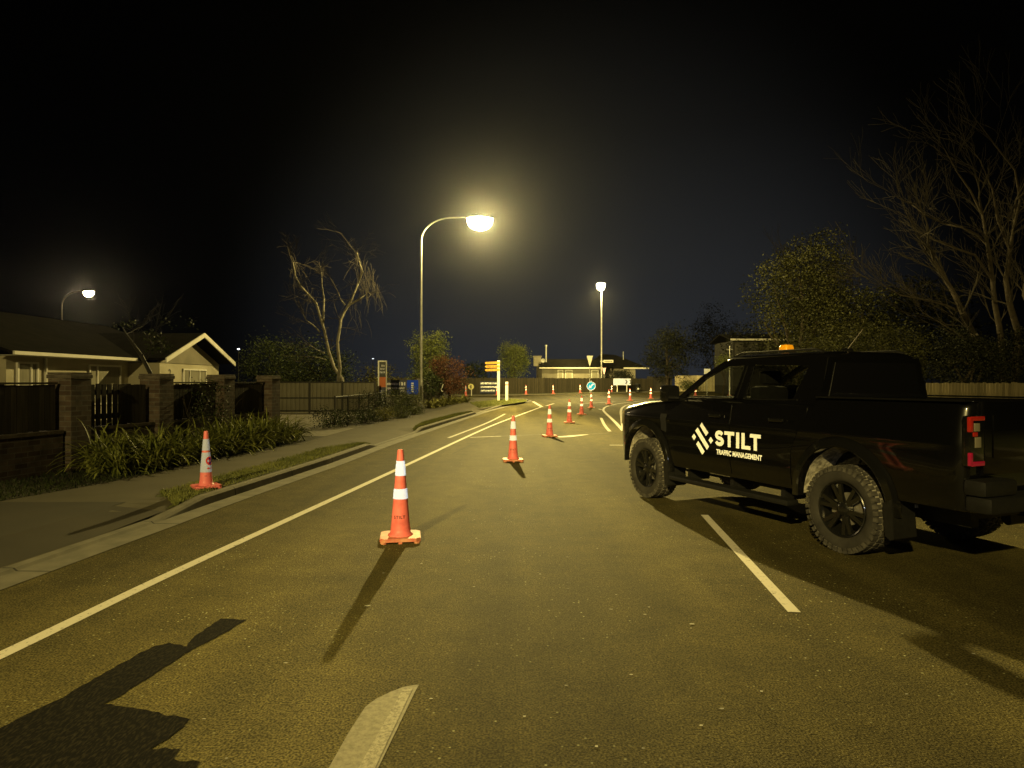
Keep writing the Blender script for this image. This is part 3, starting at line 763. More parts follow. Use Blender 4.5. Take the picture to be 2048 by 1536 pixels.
back_l = ['strappy plant against the low wall, nearest the widest pillar', 'strappy plant against the bright-slit paling panel', 'strappy plant against the left side of the second pillar', 'strappy plant against the right side of the second pillar', 'strappy plant under the climbing shrub', 'strappy plant against the third brick pillar', 'strappy plant against the panel left of the last pillar', 'strappy plant at the foot of the last brick pillar']
for i, (x, y, s) in enumerate(spots):
    o = link(bpy.data.objects.new('strappy_plant', protos[i % 4])); o.location = (x, y, .12); o.rotation_euler = (0, 0, rnd.uniform(0, 6.28)); o.scale = (s, s, s * rnd.uniform(.95, 1.1))
    tag(o, (front_l + back_l)[i], 'plant', 'strappy plants of the hedge along the footpath')

# ------------------------------------------------------------------ leafy and bare trees
def crown(mb, blobs, n, leaf, seed, clump=.28, per=14, core=.35):
    """leaf clumps through the volume of several uneven lobes, denser towards their skin"""
    r = random.Random(seed); vol = [b[1] * b[2] * b[3] for b in blobs]; tot = sum(vol)
    for (c, rx, ry, rz), v in zip(blobs, vol):
        c = Vector(c); m = max(3, int(n / per * v / tot))
        for _ in range(m):
            d = Vector((r.gauss(0, 1), r.gauss(0, 1), r.gauss(0, 1))).normalized(); q = r.uniform(core, 1.0) ** .5
            q *= 1 + .28 * noise.noise(Vector((d.x * 2.1 + seed, d.y * 2.1, d.z * 2.1)))
            p = c + Vector((d.x * rx, d.y * ry, d.z * rz)) * q
            cs = clump * r.uniform(.6, 1.3); k = max(3, int(per * r.uniform(.5, 1.4)))
            for _ in range(k):
                o = p + Vector((r.gauss(0, cs), r.gauss(0, cs), r.gauss(0, cs * .7)))
                u = Vector((r.gauss(0, 1), r.gauss(0, 1), r.gauss(0, .6))).normalized(); w = u.cross(Vector((r.gauss(0, 1), r.gauss(0, 1), r.gauss(0, 1)))).normalized()
                l = leaf * r.uniform(.6, 1.35)
                mb.add([o, o + u * l * .5 + w * l * .28, o + u * l, o + u * l * .5 - w * l * .28], [(0, 1, 2, 3)])
    return mb
def limbs(mb, base, top, r0, blobs, seed, n=5):
    r = random.Random(seed); base = Vector(base); top = Vector(top)
    pts = [base.lerp(top, k / 5) + Vector((r.gauss(0, .05), r.gauss(0, .05), 0)) * k for k in range(6)]
    mb.tube(pts, [lerp(r0, r0 * .3, k / 5) for k in range(6)], 8)
    for i in range(n):
        s = pts[1 + i % 4]; b = r.choice(blobs); e = Vector(b[0]) + Vector((r.uniform(-.7, .7) * b[1], r.uniform(-.7, .7) * b[2], r.uniform(-.5, .7) * b[3]))
        m = s.lerp(e, .5) + Vector((0, 0, r.uniform(0, .3)))
        mb.tube([s, m, e], [r0 * .45, r0 * .28, r0 * .1], 6)
    return mb
def leafy(name, label, cat, base, top, r0, blobs, n, leaf, m, seed, group=None, **k):
    t = thing(name, label, cat, base, 0, group); b0 = Vector(base)
    rel = [(tuple(Vector(b[0]) - b0), b[1], b[2], b[3]) for b in blobs]
    part('trunk', limbs(MB(), (0, 0, -.1), Vector(top) - b0, r0, rel, seed), M['bark'], t, 60)
    part('crown', crown(MB(), rel, n, leaf, seed, **k), m, t)
    return t
def grow(mb, p, d, L, r, lev, rr, spread=.55, up=.12, n=4, minr=.0035, ratio=(.55, .8)):
    """bare branch that forks again and again"""
    pts = [p.copy()]; rs = [r]
    for k in range(n):
        d = (d + Vector((rr.gauss(0, .13), rr.gauss(0, .13), rr.gauss(0, .10) + up * .25))).normalized()
        p = p + d * (L / n); pts.append(p.copy()); rs.append(max(minr, lerp(r, r * .5, (k + 1) / n)))
    mb.tube(pts, rs, 6 if r > .03 else 4 if r > .012 else 3, cap=False)
    if lev <= 0: return
    for k in range(1, n + 1):
        for _ in range(1 if k < n else 2):
            if k < n and rr.random() < .25: continue
            a = Vector((rr.gauss(0, 1), rr.gauss(0, 1), rr.gauss(0, 1))); a = (a - d * a.dot(d)).normalized()
            nd = (d + a * spread * rr.uniform(.6, 1.5) + Vector((0, 0, up))).normalized()
            grow(mb, pts[k], nd, L * rr.uniform(*ratio), max(minr, rs[k] * .62), lev - 1, rr, spread, up, n, minr, ratio)
def traced(pp, d, jit, rr):
    return [P(x, y, d + rr.uniform(-jit, jit) * min(1, i / 3)) for i, (x, y) in enumerate(pp)]

# climbing shrub on the third panel
mb = MB(); rr = random.Random(5)
for i in range(9): grow(mb, Vector((rr.uniform(-.2, .2), rr.uniform(-.6, .6), .0)), Vector((rr.gauss(0, .2), rr.gauss(0, .35), 1)).normalized(), .8, .010, 1, rr, .5, .2)
t = thing('climbing_shrub', 'thin twiggy shrub with sparse leaves climbing the third paling panel', 'shrub', (WX(14.5) + .30, 14.5, .12))
part('stem', mb, M['bark_twig'], t)
part('leaf_cover', crown(MB(), [((.05, .1, 1.05), .2, .75, .55), ((.1, -.2, .6), .2, .5, .4)], 1100, .05, 6, clump=.12, per=9), M['leaf_dark'], t)

# ================================================================== WHITE HOUSE ON THE LEFT
def rel_part(name, mb, m, t, **k):
    """part whose shape is given in world coordinates"""
    o = part(name, mb, m, t, **k); o.location = -Vector(t.location); return o
hs = thing('house', 'cream weatherboard house with white bargeboards, dark roof and a small front gable', 'house', (-17.5, 25, .12))
mb = MB(); mb.box(-24, -15.9, 20.9, 33.4, .1, 2.44); mb.box(-15.9, -14.6, 27.55, 33.1, .1, 2.40); mb.box(-22, -17.6, 11.0, 20.9, .1, 2.42)
rel_part('wall', mb, M['cream'], hs)
mb = MB(); mb.prism([(27.55, 2.402), (33.1, 2.402), (33.1, 2.45), (30.33, 3.46), (27.55, 2.45)], -14.72, -14.57, lambda x, y, h: (h, x, y)); rel_part('gable_panel', mb, M['grey_wall'], hs, fix=True)  # darker panel filling the gable triangle
mb = MB()
def slab(vs, th=.09): # roof slab: quad with thickness downwards
    lo = [(x, y, z - th) for x, y, z in vs]; mb.add(list(vs) + lo, [(0, 1, 2, 3), (7, 6, 5, 4), (0, 4, 5, 1), (1, 5, 6, 2), (2, 6, 7, 3), (3, 7, 4, 0)])
slab([(-15.25, 20.3, 2.56), (-15.25, 33.9, 2.56), (-20.7, 33.9, 4.45), (-20.7, 20.3, 4.45)]); slab([(-20.7, 20.3, 4.45), (-20.7, 33.9, 4.45), (-26.2, 33.9, 2.56), (-26.2, 20.3, 2.56)])
slab([(-14.05, 27.0, 2.585), (-19.6, 27.0, 2.585), (-19.6, 30.33, 3.82), (-14.05, 30.33, 3.82)]); slab([(-14.05, 33.66, 2.585), (-14.05, 30.33, 3.82), (-19.6, 30.33, 3.82), (-19.6, 33.66, 2.585)])
rf = rel_part('roof', mb, M['roof'], hs, fix=True)
def bargeboard(x, ya, za, yb, zb, w=.2):
    return [(x - .02, ya, za), (x + .03, ya, za), (x + .03, yb, zb), (x - .02, yb, zb), (x - .02, ya, za - w), (x + .03, ya, za - w), (x + .03, yb, zb - w), (x - .02, yb, zb - w)]
BF = [(0, 1, 2, 3), (7, 6, 5, 4), (0, 4, 5, 1), (1, 5, 6, 2), (2, 6, 7, 3), (3, 7, 4, 0)]
for (ya, za, yb, zb) in ((26.95, 2.58, 30.33, 3.83), (33.7, 2.58, 30.33, 3.83)):
    mb = MB(); mb.add(bargeboard(-14.03, ya, za, yb, zb), BF); o = rel_part('bargeboard', mb, M['whitewood'], hs, fix=True)
mb = MB(); mb.box(-15.24, -15.18, 20.3, 26.99, 2.455, 2.565); rel_part('gutter', mb, M['whitewood'], hs)
mb = MB(); mb.box(-15.88, -15.26, 20.4, 27.5, 2.442, 2.452); rel_part('soffit', mb, M['whitewood'], hs)
mb = MB(); mb.add(bargeboard(-16.6, 20.25, 2.50, 17.6, 3.35, .2), BF); rel_part('bargeboard', mb, M['whitewood'], hs, fix=True)
mb = MB(); slab([(-16.65, 20.25, 2.52), (-16.65, 17.5, 3.40), (-24, 17.5, 3.40), (-24, 20.25, 2.52)]); slab([(-16.65, 17.5, 3.40), (-16.65, 14.5, 2.52), (-24, 14.5, 2.52), (-24, 17.5, 3.40)]); rel_part('roof', mb, M['roof'], hs, fix=True)
def house_window(t, x, y0, y1, z0, z1, mull, glassm, face=1):
    mb = MB(); f = .07
    for a, b, c, d in ((y0 - f, y0, z0 - f, z1 + f), (y1, y1 + f, z0 - f, z1 + f), (y0, y1, z1, z1 + f), (y0, y1, z0 - f, z0)): mb.box(x - .01, x + .06, a, b, c, d)
    for q in mull: mb.box(x - .01, x + .05, q - .025, q + .025, z0, z1)
    w = rel_part('window', mb, M['whitewood'], t)
    mb = MB(); mb.box(x - .02, x + .012, y0, y1, z0, z1); part('pane', mb, glassm, w); return w
house_window(hs, -15.89, 21.38, 22.2, .5, 2.2, [21.95], M['curtain'])
house_window(hs, -15.89, 25.0, 26.9, .8, 2.2, [25.45], M['curtain'])
house_window(hs, -14.59, 29.5, 31.6, .95, 2.12, [30.05, 31.0], M['curtain'])
vs, fs = text_mesh('2', .42, .004)
mb = MB(); mb.add([(-14.585, 28.35 + v.x, 1.98 + v.y) for v in vs], fs); rel_part('house_number', mb, M['rail_dark'], hs)
mb = MB(); mb.tube([(-15.84, 22.6, .1), (-15.84, 22.6, 2.42)], .045, 8); rel_part('downpipe', mb, M['whitewood'], hs)

# garden tree in front of the roof: thin dark limb and a few hanging leaves
mb = MB(); rr = random.Random(12)
b = Vector((-10.6, 21.4, .12)); mb.tube([P(300, 745, 21.5), P(283, 712, 21.4), P(268, 690, 21.2), P(252, 668, 21.3), P(240, 645, 21.6)], [.07, .06, .045, .03, .012], 7)
mb.tube([Vector((-11.5, 21.5, .1)), P(306, 772, 21.5), P(300, 745, 21.5)], [.10, .085, .07], 7)
for q in ((268, 690), (252, 668), (283, 712), (290, 725)):
    for _ in range(1): grow(mb, P(*q, 21.3), Vector((rr.uniform(-.4, 1), rr.gauss(0, .5), rr.uniform(.1, .8))).normalized(), 1.1, .016, 2, rr, .5, .05)
t = thing('garden_tree', 'small near-bare tree with a dark leaning limb in front of the house roof', 'tree', (-11.5, 21.5, .12))
rel_part('trunk', mb, M['rail_dark'], t)
mb = MB(); crown(mb, [(tuple(P(240, 652, 21.3)), .15, .4, .16), (tuple(P(272, 650, 21.3)), .15, .4, .12), (tuple(P(338, 645, 21.5)), .12, .3, .12), (tuple(P(376, 648, 21.5)), .12, .3, .2), (tuple(P(302, 672, 21.4)), .3, .5, .2), (tuple(P(318, 695, 21.4)), .4, .5, .2)], 330, .11, 9, clump=.10, per=7)
rel_part('leaves', mb, M['leaf_dark'], t)

# ================================================================== DRIVEWAY FENCE, GARDEN BED, SIGNS
pf = thing('panel_fence', 'olive steel panel fence with dark rails across the end of the driveway', 'fence', (-11.2, 31.4, .12))
xs = [-11.2, -9.55, -8.0, -6.45]
mb = MB()
for a, b in zip(xs, xs[1:]):
    n = int((b - a) / .19)
    for k in range(n):
        c0 = a + (b - a) * k / n; w = (b - a) / n
        mb.add([(c0, 31.4, .14), (c0 + w * .6, 31.4, .14), (c0 + w * .7, 31.43, .14), (c0 + w * .9, 31.43, .14), (c0 + w, 31.4, .14), (c0, 31.4, 1.58), (c0 + w * .6, 31.4, 1.58), (c0 + w * .7, 31.43, 1.58), (c0 + w * .9, 31.43, 1.58), (c0 + w, 31.4, 1.58)],
               [(0, 1, 6, 5), (1, 2, 7, 6), (2, 3, 8, 7), (3, 4, 9, 8)])
rel_part('panels', mb, M['panel'], pf)
for x in xs:
    mb = MB(); mb.box(x - .04, x + .04, 31.33, 31.39, .1, 1.64); rel_part('post', mb, M['rail_dark'], pf)
for z in (.24, .84, 1.58):
    mb = MB(); mb.box(-11.2, -6.45, 31.345, 31.385, z - .03, z + .03); rel_part('rail', mb, M['rail_dark'], pf)

mf = thing('mesh_fence', 'low dark tube and mesh fence in front of the garden bed shrubs', 'fence', (-6.1, 22.9, .12))
for k in range(6):
    y = 22.9 + k * 1.9; x = -6.1 - .02 * k
    mb = MB(); mb.tube([(x, y, .1), (x, y, 1.12)], .035, 6); rel_part('post', mb, M['rail_dark'], mf)
mb = MB(); mb.tube([(-6.1, 22.9, 1.08), (-6.2, 32.4, 1.08)], .022, 6); mb.tube([(-6.1, 22.9, .22), (-6.2, 32.4, .22)], .018, 6)
rel_part('rail', mb, M['rail_dark'], mf)
mb = MB()
for k in range(95): mb.tube([(-6.1 - .001 * k, 22.95 + k * .1, .2), (-6.1 - .001 * k, 22.95 + k * .1, 1.08)], .005, 3)
rel_part('wire_mesh', mb, M['rail_dark'], mf)

shr = [((658, 856), .70, .62, 'leaf_dark', 'low dark shrub at the near end of the garden bed, beside the driveway', 60),
       ((695, 852), .75, .55, 'leaf_dark', 'low dark shrub second in the garden bed, in front of the mesh fence post', 61),
       ((730, 846), .60, .50, 'leaf_dark', 'dark spreading shrub at the middle of the garden bed edge', 62),
       ((765, 841), .50, .45, 'leaf_yellow', 'pale yellowish shrub on the garden bed edge', 63),
       ((800, 836), .50, .42, 'leaf_mid', 'small rounded greyish shrub right of the pale yellowish one', 64),
       ((828, 829), .45, .40, 'leaf_mid', 'small shrub at the foot of the tall lamp pole', 65),
       ((742, 838), .95, 1.15, 'leaf_dark', 'tall black-green bush under the pylon sign', 66),
       ((784, 828), .95, 1.15, 'leaf_mid', 'round mid-green bush below the blue banner, left one', 67),
       ((818, 821), .95, 1.30, 'leaf_light', 'round yellow-green bush below the blue banner, right one', 68),
       ((801, 823), .75, 1.05, 'leaf_dark', 'dark bush between the two round bushes below the banner', 69)]
for (px, r, h, m, lab, sd) in shr:
    g = G(*px, .12); lf = .085 if h < .8 else .10
    t = leafy('shrub', lab, 'shrub', tuple(g), (g.x, g.y, .12 + h * .6), .035, [((g.x, g.y, .12 + h * .52), r * .8, r * .8, h * .5), ((g.x + r * .3, g.y - r * .2, .12 + h * .38), r * .55, r * .5, h * .36)], 1700, lf * .6, M[m], sd, 'shrubs in the garden bed', clump=.10, per=9)
# yellowish tussocks along the dark hedge fence
tus = [strappy(70, .5, .5, 90 + i).mesh('tussock', M['leaf_yellow']) for i in range(2)]
tl = ['yellow grass tussock just right of the lamp pole', 'second yellow grass tussock from the lamp pole', 'yellow grass tussock in the middle of the fence foot', 'yellow grass tussock second from the fence end', 'yellow grass tussock at the far end of the creeper fence']
for i, (x, y) in enumerate(((862, 816), (878, 813), (895, 810), (910, 807), (925, 805))):
    g = G(x, y, .12); o = link(bpy.data.objects.new('tussock', tus[i % 2])); o.location = g; o.scale = (1.7, 1.7, 1.15); o.rotation_euler = (0, 0, i * 1.3)
    tag(o, tl[i], 'plant', 'yellow grass tussocks along the creeper fence')

def flat_text(name, txt, size, m, parent, loc, rot, bold=0, sx=1, space=1):
    vs, fs = text_mesh(txt, size, bold, 0, space); mb = MB()
    mb.add([(v.x * sx, v.y, 0) for v in vs], fs)
    o = mb.build(name, m, parent); o.location = loc; o.rotation_euler = rot; return o

# pylon sign
g = Vector((-6.35, 32.6, .12))
t = thing('pylon_sign', 'tall narrow pylon sign with silver side, black faces and an orange panel', 'sign', tuple(g), R(4))
mb = MB(); mb.cbox(-.22, -.14, -.09, .09, 0, 2.52, .01); mb.cbox(.17, .21, -.09, .09, 0, 2.52, .01); mb.box(-.14, .17, -.085, .085, 2.46, 2.52); part('frame', mb, M['steel'], t)
mb = MB(); mb.box(-.14, .17, -.07, .07, 1.72, 2.455); part('upper_panel', mb, M['black'], t, None)
mb = MB(); mb.box(-.14, .17, -.074, .07, 1.22, 1.715); part('orange_panel', mb, M['orange_panel'], t)
mb = MB(); mb.box(-.14, .17, -.07, .07, .35, 1.215); part('lower_panel', mb, M['navy'], t)
mb = MB()
def scribble(mb, x0, x1, z, h, y=-.0765, seed=0, solid=.72):
    """a line of lettering too far off to read: short uneven strokes"""
    r = random.Random(seed); x = x0
    while x < x1:
        w = min(x1 - x, h * r.uniform(.35, .8)); hh = h * r.uniform(.75, 1)
        mb.box(x, x + w * .55, y, y + .002, z, z + hh); mb.box(x + w * .55, x + w * .8, y, y + .002, z + hh * r.choice((0, .4, .7)), z + hh * r.choice((.75, 1)))
        x += w + h * .12
scribble(mb, -.04, .12, 2.22, .10, seed=1); scribble(mb, -.09, .12, 2.07, .09, seed=2); scribble(mb, -.12, .15, 1.90, .11, seed=3)
scribble(mb, -.10, .0, .98, .12, seed=4); scribble(mb, -.11, .06, .82, .1, seed=5); scribble(mb, -.1, .12, .66, .09, seed=6); part('lettering', mb, M['print'], t)

# blue banner board
g = P(802, 775, 36.0)
t = thing('banner_sign', 'dark navy banner board with pale lettering and a bright blue end panel', 'sign', (g.x, g.y, .12), R(3))
mb = MB(); mb.box(-.92, .92, -.02, .02, .78, 1.58); part('board', mb, M['navy'], t)
mb = MB(); mb.box(.32, .93, -.026, -.021, .80, 1.57); part('end_panel', mb, M['banner_blue'], t)
mb = MB(); scribble(mb, -.85, -.1, 1.30, .13, -.023, 11); scribble(mb, -.85, .2, 1.08, .10, -.023, 12); scribble(mb, -.1, .25, 1.28, .2, -.0232, 13); scribble(mb, -.2, .2, .95, .08, -.023, 14); part('lettering', mb, M['print'], t)
mb = MB()
for k in range(5): mb.box(.55, .68, -.029, -.0265, .92 + k * .11, .99 + k * .11)
part('vertical_lettering', mb, M['print'], t)
for x in (-.85, .98):
    mb = MB(); mb.tube([(x, .03, 0), (x, .03, 1.62)], .04, 8); part('post', mb, M['steel'], t)

# creeper fence running to the corner, with its end panel
cf = thing('creeper_fence', 'dark creeper-grown paling fence behind the tall lamp pole', 'fence', (-5.4, 42, .12))
mb = MB(); A = Vector((-5.75, 40.2)); B = Vector((-4.95, 53.0)); n = 92
for k in range(n):
    p = A.lerp(B, k / n); mb.obox((p.x, p.y, .1 + .86), (B - A).normalized().to_3d(), Vector((-(B - A).normalized().y, (B - A).normalized().x, 0)), (0, 0, 1), .062, .012, .86 + rnd.uniform(-.03, .03))
rel_part('palings', mb, M['paling_green'], cf)
mb = MB(); crown(mb, [((-5.35, 43.5, 1.5), .3, 3.0, .8), ((-5.2, 48, 1.3), .25, 2.5, .7)], 2600, .14, 21, clump=.2, per=10); rel_part('creeper', mb, M['leaf_dark'], cf)
ep = thing('fence_end_panel', 'plain dark upright end panel of the creeper fence, with a pale strip', 'fence', (-5.1, 53.6, .12))
mb = MB(); mb.box(-5.72, -4.86, 53.55, 53.62, .1, 2.0); rel_part('panel', mb, M['paling_green'], ep)
mb = MB(); mb.box(-4.87, -4.78, 53.5, 53.54, 1.15, 1.78); rel_part('pale_strip', mb, M['whitewood'], ep)
mk = thing('fence_ornament', 'small white curled ornament fixed to the creeper fence', 'ornament', (-4.93, 47.0, 1.1))
mb = MB(); pts = [P(881, 768, 46.6), P(883.5, 766.5, 46.6), P(886, 769, 46.6), P(884.5, 774, 46.6), P(882, 779, 46.6), P(884, 783, 46.6), P(886, 782, 46.6)]
mb.tube([q - Vector(mk.location) for q in pts], .035, 6); part('curl', mb, M['post_white'], mk)

# ------------------------------------------------------------------ trees at the left and middle
rr = random.Random(31)
bt = thing('birch_tree', 'bare birch with two pale trunks and hanging twigs behind the panel fence', 'tree', (-9.3, 36.5, .12))
D = 36.5
trunks = [([(690, 800), (684, 757), (668, 735), (657, 700), (649, 662), (640, 632), (632, 606), (616, 588), (600, 570), (591, 552), (586, 525)], .105),
          ([(676, 800), (677, 757), (680, 735), (677, 710), (675, 685), (680, 655), (682, 640), (690, 622), (703, 600), (716, 568), (725, 543), (718, 522), (714, 505)], .11),
          ([(646, 650), (647, 628), (648, 598), (644, 570), (643, 545)], .07), ([(695, 612), (712, 602), (727, 593), (736, 584), (742, 590)], .06),
          ([(640, 664), (626, 650), (612, 640), (606, 628)], .045), ([(649, 706), (634, 700), (620, 690)], .04), ([(690, 610), (682, 600), (679, 590)], .045), ([(652, 720), (640, 716), (630, 714)], .035)]
mb = MB(); tw = MB()
for pp, r0 in trunks:
    pts = traced(pp, D, .7, rr); n = len(pts)
    mb.tube(pts, [lerp(r0, r0 * .28, k / (n - 1)) for k in range(n)], 8)
    for k in range(max(1, n // 3), n):
        for _ in range(2 if n > 8 else 1):
            p = pts[k]; d = Vector((rr.gauss(0, .8), rr.gauss(0, .8), rr.uniform(.1, 1.0))).normalized()
            if k >= n - 2 and _ == 0: d = (pts[-1] - pts[-2]).normalized()
            grow(tw, p, d, rr.uniform(.7, 1.4), .016, 1 if k < n - 3 else 2, rr, .6, -.05, 4, .005)
# weeping twigs
for (x, y, n) in ((744, 572, 30), (730, 560, 16), (712, 600, 8), (718, 640, 6), (738, 540, 14), (712, 520, 8), (600, 545, 8), (590, 530, 6), (620, 600, 5)):
    for _ in range(n):
        p = P(x + rr.gauss(0, 9), y + rr.gauss(0, 11), D + rr.gauss(0, .6)); L = rr.uniform(.5, 1.5); pts = [p]
        d = Vector((rr.gauss(0, .4), rr.gauss(0, .4), -.3))
        for k in range(5): d = (d + Vector((rr.gauss(0, .12), rr.gauss(0, .12), -.35))).normalized(); p = p + d * L / 5; pts.append(p)
        tw.tube(pts, [.008, .008, .007, .007, .006, .005], 3, cap=False)
rel_part('trunk', mb, M['bark_birch'], bt, smooth=60)
rel_part('twigs', tw, M['twig_birch'], bt)

def T(px, top, d, wpx, m, label, seed, name='tree', cat='tree', n=4200, leaf=.22, lobes=5, group=None, base=0.12, clump=.35, trunk=.12, low=.15, squash=1.0):
    """tree whose crown covers a width of wpx photo pixels at distance d, up to row top"""
    x = (px - CX) / F * d; zt = H + (HY - top) / F * d; w = wpx / F * d / 2; r = random.Random(seed); h = zt - base; zl = base + h * low
    bl = [((x, d, (zt + zl) / 2), w * .82, w * .82 * squash, (zt - zl) / 2 * .92)]
    for k in range(lobes):
        a = r.uniform(0, 6.28); q = r.uniform(.35, .62)
        bl.append(((x + math.cos(a) * w * q, d + math.sin(a) * w * q * squash, r.uniform(zl + h * .15, zt - h * .15)), w * r.uniform(.35, .55), w * r.uniform(.35, .55) * squash, h * r.uniform(.16, .27)))
    return leafy(name, label, cat, (x, d, base), (x, d, zt - h * .25), trunk, bl, n, leaf, M[m], seed, group, clump=clump, per=12)
T(640, 688, 40, 150, 'leaf_dark', 'wide dark evergreen bush behind the birch trunks', 101, n=12000, leaf=0.11, group=None)
T(540, 672, 44, 130, 'leaf_dark', 'dark tree mass between the white house and the birch', 102, n=9000, leaf=0.13)
T(586, 735, 38, 75, 'leaf_dark', 'low dark bush behind the left end of the panel fence', 103, 'shrub', 'shrub', n=2600, leaf=.14)
T(755, 728, 46, 95, 'leaf_willow', 'thin olive bush behind the pylon sign', 104, 'shrub', 'shrub', n=2200, leaf=.13, clump=.3)
T(862, 670, 52, 88, 'leaf_light', 'yellow-green conifer with a ragged top behind the lamp pole', 105, n=9000, leaf=0.13, lobes=8, clump=.24)
T(896, 708, 49, 88, 'leaf_red', 'round russet-leaved bush right of the lamp pole', 106, n=7000, leaf=.13, lobes=6, clump=.25)
T(838, 735, 47, 60, 'leaf_mid', 'mid-green bush half behind the lamp pole and banner', 107, 'shrub', 'shrub', n=2200, leaf=.13)
T(953, 722, 96, 60, 'leaf_dark', 'dark tree far off behind the yellow direction sign', 108, n=1800, leaf=.3)
T(1027, 682, 84, 64, 'leaf_light', 'pale green oval tree in front of the far fence', 109, n=9000, leaf=0.17, lobes=6, clump=.3, low=.22)
T(1240, 742, 99, 72, 'leaf_night', 'dark bush behind the white chevron board', 110, 'shrub', 'shrub', n=2200, leaf=.22)
T(1334, 655, 99, 116, 'leaf_night', 'big dark round tree right of the far lamp', 111, n=8500, leaf=.27, lobes=7, clump=.42, trunk=.25)
T(1432, 612, 118, 110, 'leaf_night', 'tall dark tree behind the front of the pickup', 112, n=6000, leaf=.28, lobes=7, clump=.5, trunk=.25)
T(1495, 640, 78, 90, 'leaf_night', 'dark tree left of the olive willow-like tree', 113, n=3500, leaf=.26, clump=.5, trunk=.2)
T(1376, 760, 96, 40, 'leaf_mid', 'clipped hedge bush in front of the pale fence', 114, 'hedge_bush', 'hedge', n=1500, leaf=.16, low=.02)
T(1446, 716, 62, 36, 'leaf_light', 'small ivy-topped bush seen above the pickup bonnet', 115, 'shrub', 'shrub', n=1500, leaf=.12, low=.75, clump=.14)
# right-hand trees behind the pickup
T(1600, 470, 37, 215, 'leaf_hedge', 'tall olive drooping tree above the amber beacon', 121, n=24000, leaf=0.13, lobes=10, clump=0.26, trunk=.2, low=.22)
T(1720, 560, 34, 150, 'leaf_hedge', 'dark tree between the olive tree and the bare tree', 122, n=9000, leaf=0.13, lobes=7, trunk=.16)
T(1770, 640, 26, 215, 'leaf_hedge', 'broad low bush above the pickup cab roof', 123, 'shrub', 'shrub', n=16000, leaf=0.075, lobes=9, clump=0.17)
T(1630, 668, 27, 130, 'leaf_hedge', 'leafy bush right of the amber beacon', 124, 'shrub', 'shrub', n=9000, leaf=0.08, lobes=6, clump=0.17)
T(1930, 655, 23, 130, 'leaf_night', 'glossy dark shrub at the foot of the bare tree', 125, 'shrub', 'shrub', n=12000, leaf=0.07, lobes=6, clump=0.15)
T(2035, 640, 24.5, 120, 'leaf_night', 'dark shrub at the right edge behind the pale fence', 126, 'shrub', 'shrub', n=8000, leaf=0.07, lobes=6, clump=0.15)
T(1665, 590, 46, 230, 'leaf_night', 'wide black-green tree mass behind the olive tree', 127, n=9000, leaf=.2, lobes=8, clump=.35)
T(1840, 545, 38, 250, 'leaf_night', 'wide black-green tree mass behind the bare tree', 128, n=11000, leaf=.18, lobes=8, clump=.35)
# bare tree at the right
rr = random.Random(77); D = 25.0
nt_ = thing('bare_tree', 'large bare multi-stemmed tree leaning over the right edge', 'tree', (18.6, 25, .12))
stems = [([(2010, 768), (1990, 720), (1962, 690), (1945, 664), (1925, 625), (1905, 582), (1885, 550), (1868, 520), (1862, 500)], .15),
         ([(2012, 768), (2005, 700), (1998, 650), (1990, 610), (1985, 560), (1978, 508), (1972, 470), (1965, 430), (1958, 395)], .12),
         ([(2030, 768), (2035, 660), (2020, 610), (2012, 560), (2020, 500), (2028, 455), (2032, 400)], .13),
         ([(2060, 768), (2075, 640), (2050, 590), (2060, 520), (2075, 440), (2080, 360)], .14),
         ([(1975, 490), (1955, 470), (1925, 455), (1890, 448), (1850, 430), (1825, 410), (1795, 395)], .05),
         ([(1925, 625), (1890, 610), (1850, 600), (1800, 590), (1780, 578)], .05), ([(1985, 560), (1950, 510), (1920, 500), (1870, 480), (1830, 460), (1810, 420)], .05),
         ([(1965, 430), (1940, 380), (1915, 345), (1890, 300)], .045), ([(2028, 455), (2040, 400), (2030, 340), (1990, 290), (1960, 250)], .05), ([(1955, 690), (1920, 670), (1880, 645), (1845, 625)], .04),
         ([(2020, 500), (1995, 440), (1985, 380), (1960, 320)], .05)]
mb = MB(); tw = MB()
for pp, r0 in stems:
    pts = traced(pp, D, 1.1, rr); n = len(pts); mb.tube(pts, [lerp(r0, r0 * .3, k / (n - 1)) for k in range(n)], 8)
    for k in range(2, n):
        for j in range(2):
            d = (pts[k] - pts[k - 1]).normalized() + Vector((rr.gauss(-.15, .6), rr.gauss(0, .6), rr.uniform(.0, .7)))
            grow(tw, pts[k], d.normalized(), rr.uniform(.8, 1.7), r0 * .24, 2, rr, .5, .16, 4, .006)
rel_part('trunk', mb, M['bark'], nt_, smooth=60); rel_part('twigs', tw, M['bark_twig'], nt_)
# fine bare crown behind the olive tree
bt2 = thing('bare_tree', 'faint bare twiggy tree rising behind the olive tree', 'tree', (20.2, 44, .12))
mb = MB(); tw = MB()
for k in range(7):
    x0 = 20.2 + rr.uniform(-.5, .5); p = Vector((x0, 44, .1)); d = Vector((rr.gauss(0, .22), rr.gauss(0, .2), 1)).normalized()
    grow(mb, p, d, 6.5, .11, 0, rr, .5, .1, 6); 
    for j in range(6): grow(tw, p + d * rr.uniform(4, 8), (d + Vector((rr.gauss(0, .5), rr.gauss(0, .4), .3))).normalized(), 2.2, .03, 2, rr, .45, .2, 4, .009)
rel_part('trunk', mb, M['bark'], bt2); rel_part('twigs', tw, M['bark_twig'], bt2)

